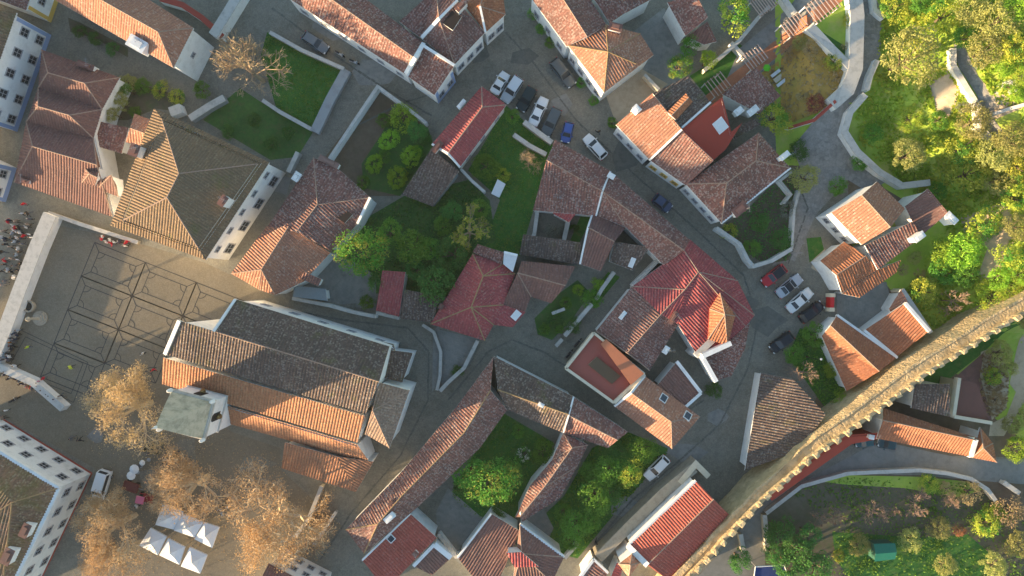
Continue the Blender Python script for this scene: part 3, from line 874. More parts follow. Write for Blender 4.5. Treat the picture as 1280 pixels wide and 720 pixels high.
house('orange hipped roof house with white corner front, at the top of the cobbled parking', 'a607,41 b632,18 c628,-12 d574,-2 e600,8r f604,-4r', 'abe bcfe adfe', 'ora', e=6.6, r=8.0, win='ab:2:1:1:1.6:2.4', par='ae:.3:.2')
house('mottled roof house with sunlit ridge cap, along the upper parking edge', 'a660,-8 b708,58 c758,31 d728,-16 e697,-12r f734,46r', 'abfe cdef', 'mot', e=6.4, r=8.4, cap=MORTAR, win='ab:3:1:.9:1.3:2.2')
house('house with a sunlit pyramid roof facing the parked dark car', 'a710,57 b755,116 c817,69 d800,42 e757,31 p760,65r q795,80,7.2', 'abp bcqp cdq edp dpq eap', 'pnk', e=6.6, r=8.6, win='ab:4:1:.9:1.4:2.4', ch='768,37,1.0,1.8,1.0', cap=MORTAR_Y)
house('mottled shed-roofed house behind the golden pyramid roof, at the top edge', 'a762,29 b779,18 c818,-3 d806,-20,7.2 e738,-8,7.2', 'abcde', 'mot', e=6.0)
house('small white-walled cottage with a mottled pent roof in the paved yard, top centre right', 'a834,3 b857,45 c885,22,6.4 d870,-6,6.4', 'abcd', 'mot', e=5.2, extra=[('a858,46,3.6 b880,56,3.6 c896,52,4.3 d884,27,4.3', 'abcd', 'brn', 3.6, 4.3)])
house('sunlit orange roof house with a white chimney, on the parking street', 'a770,156 b812,200 c852,162,8.2 d815,117,8.2', 'abcd', 'pnk', e=6.0, ch='794,139,.7,1.0,1.4', win='ab:3:1:.9:1.2:2.2', par='bc:.3:.15')
house('dark lichen-flecked roof carrying a striped orange lantern roof', 'a852,160 b888,128 c859,95 d816,117', 'bcda', 'drk', e=7.4, extra=[('a845,150,8.2 b866,127,8.2 c857,117,8.2 d834,140,8.2 e839,145,9 f861,122,9', 'abfe cdef', 'ora', 8.2, 9, 6.5)], par='ab:.3:.2')
house('smooth red roof house with one square white skylight', 'a852,162 b892,200,6.0 c907,187,6.0 d914,165,6.3 e928,153,6.4 f903,121,7.6', 'edfabc', 'REDFLAT', e=7.6, fl=True, sky='900,157,1.5,1.7,1')
house('brown speckled roof house running down to the street front with yellow window trim', 'a812,200 b857,232 c892,201,7.8 d852,163,7.8', 'abcd', 'mot', e=5.8, win='ab:3:1:.9:1.3:2.2', wmat=WM['ochre'])
house('large hipped mottled house with four pale ridges above the shaded garden', 'a857,230 b902,279 c988,210 d948,166 p908,229r q945,201r', 'abp bcqp cdq dapq', 'mot', e=5.8, r=8.2, win='ab:4:1:.8:1.1:2.3', ch='923,262,1.2,2.2,.7 978,196,.6,1.4,.8', par='bc:.25:.15')
house('speckled pent roof cottage with red-streaked tiles, below the pergola walk', 'a948,142 b976,120 c945,84,5.8 d903,118,5.8', 'abcd', 'mot', e=4.4, ch='922,140,.8,1.2,.5 940,139,.8,1.6,.4', extra=[('a918,174,3.6 b950,156,3.6 c942,148,4.0 d912,165,4.0', 'abcd', 'drk', 3.6, 4)])
house('red gabled house with one hipped end, right below the row of parked cars', 'a540,180 b602,108 c633,131 d575,209 e560,192r f603,134r', 'abfe bcf cdef', 'red', e=4.2, r=6.0, ch='547,184,.7,1.8,.5 577,131,.4,1.4,.5', par='ae:.3:.15 de:.3:.15', win='cd:3:1:.8:1.0:1.7')
house("low brown pent roof shed leaning on the red gabled house's garden side", 'a502,243 b541,258 c574,214,4.2 d539,186,4.2', 'abcd', 'drk', 'garden_shed', 'shed', e=3.2, wall='grey')
house("white garden hut with a flat pale top on the lawn's corner", 'a614,242 b624,247 c632,230 d622,224', 'abcd', 'HUT', 'garden_hut', 'hut', e=2.6, fl=True)
house("long mottled street house with a crooked ridge, beside the white car at the lane's corner", 'a694,175 b763,214 c745,270 d666,263 e683,200r f753,239r', 'abfe cdef', 'mot', e=4.8, r=6.5, ch='763,221,.6,.9,.9 694,249,.6,.6,.9', par='bf:.25:.1 cf:.25:.1', extra=[('a691,267,4.2 b711,278,4.2 c726,261,5 d700,248,5', 'abcd', 'red', 4.2, 5)])
house('speckled red terrace house along the sloping street, behind the half-hidden blue car', 'a764,215 b862,300 c830,332 d782,284 e748,270 p754,240r q855,313r', 'abqp cdpq dep', 'mot', e=4.8, r=6.5)
house('big crimson corner house with a radiating roof and an orange hipped lantern', 'a862,299 b922,351 c943,394 d932,408,4.9 e908,430 f872,445,5.2 g847,405,5.4 h790,358 i829,330 p873,340r q856,362r s855,313,5.9 k826,393,6.1', 'abps bcp cdp defgp gqp hiq ispq hqk kgq', 'red', e=4.8, r=6.2, extra=[('a885,424,5.9 b909,432,5.7 c919,395,5.9 d900,366,6.5 e887,386,6.2 p906,393,7.7', 'abp bcp cdp dep eap', 'ora', 6.6, 8.6, 4.6, 'red')])
house('mottled house with a sunlit ridge line between the steep alley and the crimson corner house', 'a790,358 b745,414 c768,432 d812,463 e848,405 p826,393r q784,441r', 'abqp bcq depq cdq', 'mot', e=4.6, r=6.1, ch='840,397,.6,1.8,.8 831,437,.6,1,.8 778,394,.4,1.2,.3')
house('grey speckled roof with a curved street edge, around the hidden courtyard', 'a875,444 b910,428 c937,404 d931,436 e914,470 f893,476', 'defabc', 'mot', e=5.0, par='fa:.6:1.2 ab:.7:1.6')
house('flat roofed red terrace house with a sunken square patio and painted parapets', 'a707,460 b767,503 c805,467 d742,416', 'abcd', 'REDTERR', e=5.2, fl=True, wall='cream', par='ab:.4:.5 bc:.5:.6 cd:.35:.5 da:.4:.5', extra=[('a751,430,6.2 b789,481,6.2 c805,467,6.2 d758,424,6.2', 'abcd', 'RUSTFLAT', 6.2, 6.2, 5.0, 'rust'), ('a735,456,5.42 b765,480,5.42 c776,470,5.42 d746,446,5.42', 'abcd', 'PATIO', 5.4, 5.4, 5.1, 'cream')])
house('hip ended house with a golden lit slope where the alley meets the lower street', 'a768,508 b840,561 c875,521 d806,470 p789,491r q839,527r', 'abqp bcq cdpq', 'pnk', e=5.0, r=6.8, sky='829,498,.9,1 859,520,.9,1', par='ap:.3:.15 dp:.3:.15', win='cd:2:1:.8:1:2.2')
house('dark purple pent roof outbuilding facing the courtyard with the tall chimney wall', 'a857,508 b876,491 c846,452 d822,481', 'abcd', 'brn', 'outbuilding', 'outbuilding', e=4.6, par='bc:.5:.2 ab:.4:.3')
house('striped purple-red roof cottage with a white verge, among the small walled gardens', 'a741,266 b782,285 c768,302r d735,284r e751,339 f725,330', 'abcd efdc', 'brn', e=4.6, r=5.8, par='ad:.25:.1 df:.25:.1')
house('grey flecked lean-to roof beside the white skylight strip', 'a762,327 b791,338 c813,309,4.8 d768,302,4.8', 'abcd', 'drk', e=3.6, sky='790,328,.5,1.3,1')
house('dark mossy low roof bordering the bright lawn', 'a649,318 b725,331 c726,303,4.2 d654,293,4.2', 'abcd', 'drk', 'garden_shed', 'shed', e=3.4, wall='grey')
house('faded red gabled house joined to the large red hipped house', 'a652,326 b719,333 c707,357r d647,341r e689,379 f664,371 g656,390 h628,381', 'abcd fecd hfd hgf', 'brn', e=4.6, r=6.2)
house('large red hipped house with orange-mossed ridges in the middle of town', 'a538,405 b591,317 c629,330 d644,342,5 e629,381 f657,390 g641,409 h617,406 i606,426 p604,345r q589,384r', 'abpq bcp cdp dep epq gfeh heq ihq aiq', 'red', e=4.8, r=7.0, ch='552,383,.5,.6,.6', sky='645,394,1.2,.8,1', cap=MORTAR_Y)
house('small flat topped white annex above the red hipped house', 'a629,330 b641,340 c647,319 d630,315', 'abcd', 'HUT', 'annex', 'annex', e=6.0, fl=True, par='cd:.3:.3')
house('speckled lean-to roof strip on the lawn side of the red hipped house', 'a591,315 b627,331 c630,316,5.6 d597,305,5.6', 'abcd', 'mot', 'lean_to', 'lean-to', e=5.0)
house('little red pent roof beside the yellow-crowned garden tree', 'a470,388 b499,396 c507,340,5 d478,338,5', 'abcd', 'red', 'garden_shed', 'shed', e=3.6)
house('dark speckled low roof between the small red shed and the red hipped house', 'a500,398 b540,403 c549,370,4.8 d506,362,4.8', 'abcd', 'drk', 'garden_shed', 'shed', e=3.8)
house('grey metal canopy house corner with purple door, on the church lane', 'a366,371 b409,376 c407,361 d368,357', 'abcd', 'CANOPY', 'lean_to', 'lean-to', e=3.0, fl=True)
house('long narrow house with a sunlit golden slope and mossy hips, curving down the south lane', 'a617,446 b570,509 c500,592 d432,662 e455,692 f522,634 g600,560 h634,512 p613,488r q580,541r s502,620r t472,655r', 'abqp bcsq cdts det efst fgqs ghpq', 'mot', e=6.2, r=8.4, cap=MORTAR_Y, ch='488,645,.7,1.6,.7 490,627,.4,1,.4')
house('mossy yellow ridged wing north of the sunken lawn, facing the terrace house', 'a617,445 b717,496 c704,541 d634,512 p622,487r q711,518,7', 'abqp cdpq', 'drk', e=6.0, r=8.0, cap=MORTAR_Y, par='bq:.25:.1 cq:.25:.1', ch='676,505,.4,.7,.8')
house('reddish speckled roof house on the alley opposite the golden hip end', 'a718,497 b785,540 c760,560 d704,541 p711,519r q772,550r', 'abqp cdpq', 'mot', e=5.2, r=6.8)
house("grey speckled rear wing along the sunken lawn's east side", 'a704,541 b735,556 c722,582 d700,622 e653,652 f644,646 g663,606 h690,575 p715,560r q650,646,6.6 s681,608r', 'bcsp cdeqs fgsq ghps hap bap', 'mot', e=5.0, r=6.6)
house('bright red striped roof house at the bottom of the courtyard block', 'a453,700 b513,642 c546,672 d482,737', 'dcba', 'REDSTR', e=5.2, sky='489,673,.8,.8', ch='520,690,.6,.6,.7', par='ab:.25:.2', extra=())
house('small brown tiled cottage with white verge walls, next to the bright red striped roof', 'a517,707 b540,719 c564,697 d543,680', 'bcda', 'brn', e=4.6, par='ad:.5:.3 cd:.8:.2')
house('plain brown gabled house with a white side wall, bottom centre', 'a572,697 b614,642 c650,664 d618,738 e592,722', 'deabc', 'brn', e=5.4, par='ab:.25:.2')
house('dark brown house with a small red dormer hip, bottom centre by the garden', 'a650,655 b705,696 c690,728 d640,735 p652,692r', 'abp bcp cdp dap', 'brn', e=5.6, r=7.4, par='ab:.3:.15', extra=[('a633,691,8.0 b652,690,8.0 c673,708,7.3 d643,709,7.3', 'cdab', 'red', 7.4, 8.4, 5.5)])
house('speckled crimson roof cottage with white end wall, at the bottom edge beside the stepped lane', 'a725,722 b742,699 c760,716 d742,745', 'abcd', 'mot', e=5.0, par='ab:.4:.2 bc:.3:.2')
house('tiny bright red roof with a peaked tile lantern by the long red chapel roof', 'a762,725 b771,703 c778,706 d775,730', 'abcd', 'red', 'outbuilding', 'outbuilding', e=4.0)
house('long red corrugated chapel roof with a sunlit band, against the town wall', 'a785,682 b870,601 c911,643 d835,725 e809,706r f892,624r', 'abfe cdef', 'REDSTR', 'chapel', 'chapel', e=6.6, r=8.6, wall='white', par='ab:.3:.15 ae:.8:.3', extra=[('a773,705,7.6 b790,692,7.6 c800,703,7.6 d786,722,7.6 e788,706,9.6', 'abe bce cde dae', 'pnk', 7.6, 9.6)])
house('white house with a golden lit gable roof and stepped tile wings, by the green hillside', 'a1077,306 b1039,266 c1096,227 d1131,261 p1077,244r q1113,284r', 'abpq cdqp', 'pnk', e=6.4, r=8.4, win='ab:3:1:.8:1.2:2.4', ch='1141,297,.8,1.6,1.6 1180,274,.8,1.8,1.8', extra=[('a1081,307,5.9 b1097,337,5.2 c1152,296,5.2 d1140,277,6.4', 'bcda', 'mot', 5.2, 6.4), ('a1131,258,5.4 b1160,236,6.6 c1185,266,6.4 d1150,296,5.0', 'adcb', 'brn', 5.4, 6.5), ('a1025,326,4.2 b1055,302,4.2 c1082,320,5.8 d1045,344,5.8 e1052,366,4.4 f1097,337,4.4', 'abcd efcd', 'ora', 4.2, 5.8), ('a1052,367,4.2 b1074,372,3.6 c1120,341,3.6 d1126,325,4.0 e1098,337,4.3', 'bcdea', 'ora', 3.6, 4.2)])
house('striped brown-orange pent roof with a lit verge, beneath the town wall', 'a1080,413 b1120,446 c1161,414,4.4 d1131,379,4.4', 'abcd', 'ora', e=3.0, par='cd:.5:.3 ab:.4:.2', extra=[('a1111,386,3.0 b1118,398,3.0 c1137,382,3.2 d1126,362,3.2', 'abcd', 'pnk', 4.6, 4.8)])
house('gabled house with one dark and one golden slope touching the town wall', 'a1046,394 b1121,447 c1099,464r d1038,407r e1058,489 f1027,420', 'abcd efdc', 'ora', e=3.0, r=4.6, par='ab:.35:.25')
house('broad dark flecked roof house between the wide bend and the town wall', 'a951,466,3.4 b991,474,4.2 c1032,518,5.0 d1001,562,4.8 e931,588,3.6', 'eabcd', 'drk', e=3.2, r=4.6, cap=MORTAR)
house('long ochre-lit tile house outside the town wall along the lower road', 'a1104,510 b1221,547 c1213,571 d1096,548 p1103,525r q1219,550,6.6', 'abqp cdpq', 'ora', e=4.8, r=6.2, ch='1086,545,.5,.6,.8', extra=[('a1139,510,5.8 b1187,521,5.8 c1187,480,5.4 d1143,480,5.4', 'abcd', 'drk', 5.6, 5.8), ('a1215,572,4.8 b1246,578,4.8 c1241,554,4.8 d1225,534,4.8 p1229,560,6.4', 'abp bcp cdp dap', 'ora', 4.8, 6.4)], par='cq:.6:.3')
house("dark red flat terrace house in the town wall's shadow, with a pale pink parapet", 'a1190,520 b1237,528 c1222,480 d1197,472', 'abcd', 'DKTERR', e=4.6, fl=True, par='ad:.5:.5 ab:.5:.6', wall='cream')
house('narrow red lean-to roof along the outer foot of the town wall', 'a965,626 b1065,555 c1097,549 d1098,541,5.0 e1058,544,5.0 f957,617,5.0', 'abef bcde', 'REDFLAT', 'lean_to', 'lean-to', e=4.5, fl=True, wall='red')

# ------------------------------------------------------------------ trees and plants
def leaf_mat(name, a, b, trans=.25):
    t = NT(name)
    g = t.n.new('ShaderNodeNewGeometry').outputs['Random Per Island']
    oi = t.n.new('ShaderNodeObjectInfo').outputs['Random']
    n = t.noise(.6, 3)
    f = t.math('ADD', t.math('MULTIPLY', g, .6), t.math('MULTIPLY', n, .4))
    c = t.mix(f, a, b)
    hs = t.n.new('ShaderNodeHueSaturation'); t.w(c, hs.inputs['Color'])
    t.w(t.math('ADD', .48, t.math('MULTIPLY', oi, .035)), hs.inputs['Hue']); t.w(t.math('ADD', .8, t.math('MULTIPLY', oi, .4)), hs.inputs['Value'])
    t.base(hs.outputs[0]); t.b.inputs['Roughness'].default_value = .7
    tr = t.n.new('ShaderNodeBsdfTranslucent'); t.w(hs.outputs[0], tr.inputs['Color'])
    mx = t.n.new('ShaderNodeMixShader'); mx.inputs[0].default_value = trans
    t.w(t.b.outputs[0], mx.inputs[1]); t.w(tr.outputs[0], mx.inputs[2])
    t.w(mx.outputs[0], t.n['Material Output'].inputs['Surface'])
    return t.m


BARK = simple('bark', (.14, .1, .07), .9, 0, .3, 4)
PALEBARK = simple('pale_bark', (.34, .25, .16), .9, 0, .3, 4)
LM = {
    'green': leaf_mat('leaves_green', (.09, .24, .03), (.2, .4, .06), .45),
    'dark': leaf_mat('leaves_dark', (.06, .18, .04), (.14, .31, .07), .45),
    'bright': leaf_mat('leaves_bright', (.24, .44, .035), (.42, .58, .07), .45),
    'yellow': leaf_mat('leaves_yellow_green', (.38, .44, .045), (.6, .6, .1), .45),
    'gold': leaf_mat('leaves_gold', (.25, .27, .035), (.38, .37, .06)),
    'olive': leaf_mat('leaves_olive', (.32, .34, .09), (.52, .5, .17), .4),
    'brown': leaf_mat('leaves_autumn', (.5, .34, .15), (.7, .53, .27), .4),
    'straw': leaf_mat('leaves_straw', (.34, .25, .12), (.5, .38, .19)),
    'red': leaf_mat('leaves_red', (.26, .08, .05), (.36, .15, .08)),
    'grey': leaf_mat('leaves_grey', (.16, .18, .13), (.3, .31, .24)),
    'white': leaf_mat('blossom_white', (.5, .48, .4), (.7, .68, .6)),
}


def rdir(r):
    while True:
        v = Vector((r.uniform(-1, 1), r.uniform(-1, 1), r.uniform(-1, 1)))
        if .05 < v.length < 1: return v.normalized()


def leafquad(mb, c, n, s, r):
    x = n.orthogonal().normalized(); y = n.cross(x)
    a = r.uniform(0, 6.28); x, y = x * math.cos(a) + y * math.sin(a), y * math.cos(a) - x * math.sin(a)
    w = s * r.uniform(.45, .7)
    mb.face((c - x * s * .5, c - y * w * .5 + n * s * .08, c + x * s * .5, c + y * w * .5 + n * s * .08))


def crown_mesh(name, mat, seed, nclump=55, per=42, leaf=.1, flat=.75, cl=.3, low=-.35, mat2=None, f2=0):
    """crown of unit radius made of leaf clumps spread through its volume, with gaps and an uneven edge"""
    r = random.Random(seed); mb = MB()
    lob = [(rdir(r), r.uniform(.6, 1.0)) for _ in range(7)]
    for k in range(nclump):
        d = rdir(r)
        if d.z < low: d.z = -d.z * .5; d.normalize()
        rad = (.62 + .38 * max((max(0, d.dot(l)) ** 3) * w for l, w in lob)) * r.uniform(.5, 1) ** .45
        c = Vector((d.x * rad, d.y * rad, d.z * rad * flat))
        cr = cl * r.uniform(.55, 1.15)
        mb.cur = 1 if mat2 and r.random() < f2 else 0
        for _ in range(int(per * r.uniform(.6, 1.2))):
            q = rdir(r) * cr * r.uniform(.25, 1) ** .5
            n = (rdir(r) + q.normalized() * 1.0 + Vector((0, 0, .7))).normalized()
            leafquad(mb, c + Vector((q.x, q.y, q.z * .7)), n, leaf * r.uniform(.7, 1.3), r)
    return mb.mesh(name, [mat, mat2] if mat2 else mat)


def trunk_mesh(name, seed, mat=BARK, limbs=5):
    """unit tree: crown centre at 0, crown radius 1, foot at z=-1.35"""
    r = random.Random(seed); mb = MB()
    mb.tube((0, 0, -1.4), (.03, .02, -.6), .11, .075, 7)
    for i in range(limbs):
        a = 6.28 * i / limbs + r.uniform(-.4, .4); l = r.uniform(.4, .75)
        p = Vector((.03, .02, -.65)); q = Vector((math.cos(a) * l * .5, math.sin(a) * l * .5, -.25)); s = Vector((math.cos(a) * l, math.sin(a) * l, r.uniform(.0, .35)))
        mb.tube(p, q, .06, .04, 5); mb.tube(q, s, .04, .015, 5)
    return mb.mesh(name, mat)


def bare_mesh(seed, leafn, leafm, lsize=.055, barkm=PALEBARK, up=.5, depth=4, spread=1.0, twig=.006, wd=.085, kids=(2, 3, 3)):
    """branching skeleton in unit radius, with the last dry leaves as a second mesh"""
    r = random.Random(seed); mb = MB(); tips = []
    def grow(p, d, l, w, k):
        q = p + d * l
        mb.tube(p, q, w, w * .68, 5 if k < 2 else 3)
        if k >= 2: tips.append((p, q))
        if k == depth: return
        for i in range(r.choice(kids) if k else 7):
            nd = (d * (.55 if k == 0 else .95) + rdir(r) * (.75 if k else .9) * spread + Vector((0, 0, .08))).normalized()
            grow(q if r.random() < .75 or k == 0 else p.lerp(q, .6), nd, l * r.uniform(.62, .85) * (.75 if k == 0 else 1), max(twig, w * .55), k + 1)
    grow(Vector((0, 0, -1.3)), Vector((.03, 0, 1)), .75, wd, 0)
    R = sorted(t[1].xy.length for t in tips)[int(len(tips) * .95)]
    sc = 1 / R
    mb.v = [(x * sc, y * sc, (z + .1) * (sc * .5 + .5)) for x, y, z in mb.v]
    lb = MB()
    for _ in range(leafn):
        a, b = r.choice(tips); c = a.lerp(b, r.uniform(.2, 1.1)); c = Vector((c.x * sc, c.y * sc, (c.z + .1) * (sc * .5 + .5))) + rdir(r) * (.11 if leafn > 9000 else .05)
        leafquad(lb, c, (rdir(r) + Vector((0, 0, .6))).normalized(), lsize * r.uniform(.6, 1.3), r)
    return mb.mesh('branches', barkm), lb.mesh('dry_leaves', leafm)


def build_trees():
    R = random.Random(11)
    CR = {}
    for key, m, kw in (('green', 'green', {}), ('dark', 'dark', {}), ('bright', 'bright', dict(nclump=60)), ('yellow', 'yellow', dict(mat2=LM['green'], f2=.3)),
                       ('gold', 'green', dict(mat2=LM['gold'], f2=.28, nclump=80, leaf=.075)), ('olive', 'olive', dict(nclump=70, per=50, leaf=.075, cl=.24)), ('brown', 'brown', dict(nclump=40, per=30)),  # gold clumps: sunlight painted into the yellow-topped and yellow-lit green crowns
                       ('straw', 'straw', dict(nclump=36, per=36, leaf=.09)), ('red', 'red', dict(nclump=40)), ('grey', 'grey', dict(nclump=45, leaf=.08)), ('white', 'white', dict(nclump=34, per=18, mat2=LM['green'], f2=.5, leaf=.13)),
                       ('ball', 'bright', dict(nclump=90, per=40, leaf=.09, cl=.2, flat=.9)), ('fuzz', 'bright', dict(nclump=80, per=34, leaf=.06, flat=.5, mat2=LM['yellow'], f2=.3, cl=.26))):
        CR[key] = [crown_mesh('crown', LM[m], 31 + 7 * i + len(key), **kw) for i in range(3)]
    TK = [trunk_mesh('trunk', i) for i in range(3)]
    def tree(label, px, py, rad, kind, zc, name='leafy_tree', cat='tree', group=None, sq=1.0):
        """px,py,rad: the crown in the photograph; zc: height of the crown's middle"""
        c = PH(px, py, zc); k = (CAM_Z - c.z) / FOC; rm = rad * k
        root = empty(name, (c.x, c.y, c.z - zc)); tag(root, label, cat, group)
        tk = link('trunk', TK[R.randrange(3)], root); tk.location = (0, 0, zc); tk.scale = (rm * .8, rm * .8, zc / 1.36)
        cr = link('crown', CR[kind][R.randrange(3)], root); cr.location = (0, 0, zc); cr.scale = (rm * R.uniform(.95, 1.05), rm * R.uniform(.95, 1.05), rm * sq * R.uniform(.85, 1.1)); cr.rotation_euler = (0, 0, R.uniform(0, 6.28))
        return root
    def shrub(label, px, py, rad, kind, name='shrub', cat='shrub', group=None, sq=.9):
        rm = rad * .124; z = rm * .55
        return tree(label, px, py, rad, kind, z, name, cat, group, sq)
    BV = {}
    def bare(label, px, py, rad, kind, zc, group=None, name='bare_tree'):
        if kind not in BV:
            BV[kind] = {'gold': lambda: bare_mesh(5, 11000, LM['brown'], .034, simple('golden_bark', (.6, .46, .29), .9, 0, .3, 4), depth=6, twig=.005), 'pale': lambda: bare_mesh(9, 900, LM['straw'], .035, PALEBARK, depth=5, twig=.007, wd=.06, kids=(3, 3, 4)),
                        'twig': lambda: bare_mesh(15, 200, LM['straw'], .05, simple('twig_bark', (.3, .2, .15), .9, 0, .3, 4), depth=4, twig=.011, wd=.05, kids=(3, 4, 4)), 'yel': lambda: bare_mesh(21, 1900, LM['gold'], .07, PALEBARK, depth=4, twig=.01, wd=.06, kids=(3, 3, 4))}[kind]()
        c = PH(px, py, zc); rm = rad * (CAM_Z - zc) / FOC * (1.13 if kind == 'gold' else 1.0)
        root = empty(name, (c.x, c.y, c.z - zc)); tag(root, label, 'tree', group)
        a, b = BV[kind]; ang = R.uniform(0, 6.28)
        for nm, me in (('branches', a), ('dry_leaves', b)):
            o = link(nm, me, root); o.location = (0, 0, zc); o.rotation_euler = (0, 0, ang); o.scale = (rm, rm, zc / 1.25)
        return root
    # big half-bare plane trees south of the square
    g = 'golden autumn plane trees around the church square'
    bare("golden half-bare plane tree at the plaza's lower edge, touching the bell tower", 163, 512, 52, 'gold', 6.5, g)
    bare("golden half-bare plane tree between the white canopies and the bell tower", 238, 609, 50, 'gold', 6.5, g)
    bare("largest golden half-bare plane tree, south of the church by the low garden wall", 338, 648, 62, 'gold', 7.0, g)
    bare("golden half-bare plane tree close to the white corner house's long side, left of the canopies", 142, 660, 46, 'gold', 6.5, g)
    bare("golden half-bare plane tree cut by the lower frame edge, beside the corner house", 137, 704, 34, 'gold', 6.0, g)
    bare("pale leafless tree with fine branches at the corner of the bright west lawn", 311, 86, 54, 'pale', 6.5)
    bare("yellow-twigged thin tree reaching over the middle lawn", 585, 290, 34, 'yel', 5.5)
    bare("pale twiggy small tree on the middle lawn beside the street house gable", 661, 203, 17, 'pale', 3)
    bare("bare brown twiggy tree in the ivy beside the dark flecked roof", 1008, 466, 17, 'twig', 4)
    bare("leafless brown tree right above the town wall's upper end", 1196, 376, 18, 'twig', 4)
    for i, (x, y, r_, lb) in enumerate(((1093, 642, 20, "bare orchard tree, the broad twiggy one on dark soil nearest the curved road wall's middle"), (1148, 632, 20, "bare reddish orchard tree below the road wall, left of the low dry bush"), (1119, 640, 8, "tiny bare sapling in the middle of the dark orchard soil"),
                                        (1024, 650, 12, "bare orchard tree nearest to the dark green thicket"), (1046, 648, 14, "bare orchard tree, second from the dark thicket"), (1190, 627, 11, "low round bare bush at the right end of the orchard soil"))):
        bare(lb, x, y, r_, 'twig', 2.6, 'bare trees in the shaded orchard')
    # gardens in the town
    tree("yellow-topped bushy tree in the middle gardens beside the stepped tile house", 452, 318, 36, 'gold', 5.5)
    tree("dark green dense tree between the yellow-topped tree and the yellow-twigged one", 515, 307, 26, 'green', 5)
    tree("dark blue-green tree behind the large red hipped house's top corner", 541, 352, 27, 'dark', 4.5)
    tree("dark tree under the yellow-twigged tree in the middle gardens", 566, 318, 25, 'dark', 4)
    tree("mid green tree above the yellow-topped tree, touching the roof with the dark opening", 486, 290, 18, 'green', 4.5)
    for x, y, r_, lb in ((503, 147, 15, "leafy rounded bush at the white corner wall of the walled court"), (487, 175, 12, "clipped round bush second from the top in the walled court"), (513, 194, 12, "brightest clipped ball bush on the right side of the walled court"),
                         (468, 205, 11, "clipped ball bush on the left side of the walled court"), (497, 222, 13, "lowest clipped ball bush in the walled court")):
        shrub(lb, x, y, r_ * 1.3, 'ball' if r_ < 14 else 'bright', 'round_bush', 'bush', 'clipped bushes in the walled court', 1.0)
    shrub("loose green shrub by the white garden hut", 607, 207, 20, 'green')
    shrub("yellowish low shrub between the hut and the middle lawn", 628, 219, 11, 'yellow')
    tree("big yellow-lit tree at the lower end of the sunken lawn", 612, 604, 38, 'gold', 5)
    tree("dark green tree left of the big yellow-lit tree on the sunken lawn", 588, 590, 24, 'green', 4)
    shrub("dark green shrub on the right rim of the sunken lawn", 678, 565, 18, 'green')
    shrub("white-tipped potted plant cluster on the sunken lawn", 655, 568, 12, 'white', 'flowering_plant', 'plant')
    tree("yellow-green rounded tree next to the white parked car on the lower lane", 788, 591, 19, 'yellow', 4.5)
    tree("dark green tree between the rear wing and the yellow-green rounded tree", 762, 588, 23, 'green', 4)
    tree("green tree at the foot of the golden hip ended house", 802, 562, 20, 'green', 4)
    tree("wide dark green tree in the lower garden by the grey yard", 722, 655, 24, 'green', 4)
    tree("dense green tree above the wide dark one in the lower garden", 745, 622, 24, 'green', 4.2)
    shrub("small green shrub in the narrow garden by the steep alley", 741, 374, 15, 'green')
    shrub("low ivy shrub along the alley wall below the alley garden", 716, 408, 12, 'dark')
    shrub("dark green bush in the wedge shaped court by the lane", 572, 463, 9, 'dark')
    shrub("green bush growing at the white wall of the grey court", 460, 378, 11, 'green')
    shrub("dark shrub in the grey-stone patio beside the mossy low roof", 692, 288, 14, 'grey')
    for x, y, lb in ((726, 104, "small bush by the white house front facing the dark car"), (743, 126, "second small bush along that white house front"), (765, 154, "green bush at the sunlit orange roof's white corner"), (688, 52, "climbing bush at the upper parking edge house"), (668, 18, "climber covered edge of the uppermost parking street house"), (677, 35, "middle climber along the upper parking edge wall")):
        shrub(lb, x, y, 8 if x > 700 else 9, 'green')
    shrub("dark bush at the courtyard mouth beside the grey speckled curved roof", 893, 486, 12, 'dark')
    shrub("low weeds bush on the old verge left of the white end wall", 30, 30, 10, 'green') if False else None
    for x, y, r_, k, lb in ((160, 103, 13, 'olive', "ochre-green bush behind the lean-to in the yellow garden"), (180, 108, 12, 'green', "round green bush, second in the yellow garden's row"), (200, 112, 12, 'yellow', "yellowish bush, third in the yellow garden's row"), (222, 122, 12, 'yellow', "yellow-green bush nearest the golden town hall corner"), (150, 128, 14, 'olive', "broad olive bush touching the dark red house's white wall"), (168, 140, 9, 'green', "small green bush under the olive one in the yellow garden"), (252, 112, 12, 'green', "hedge bush between the yellow garden and the pale leafless tree")):
        shrub(lb, x, y, r_, k)
    for x, y, r_, lb in ((100, 40, 10, "dark weedy bush in the narrow strip under the long orange-red roof"), (118, 48, 10, "second weedy bush in the strip under the long orange-red roof"), (140, 60, 10, "rightmost weedy bush in the strip under the long orange-red roof")):
        shrub(lb, x, y, r_, 'dark')
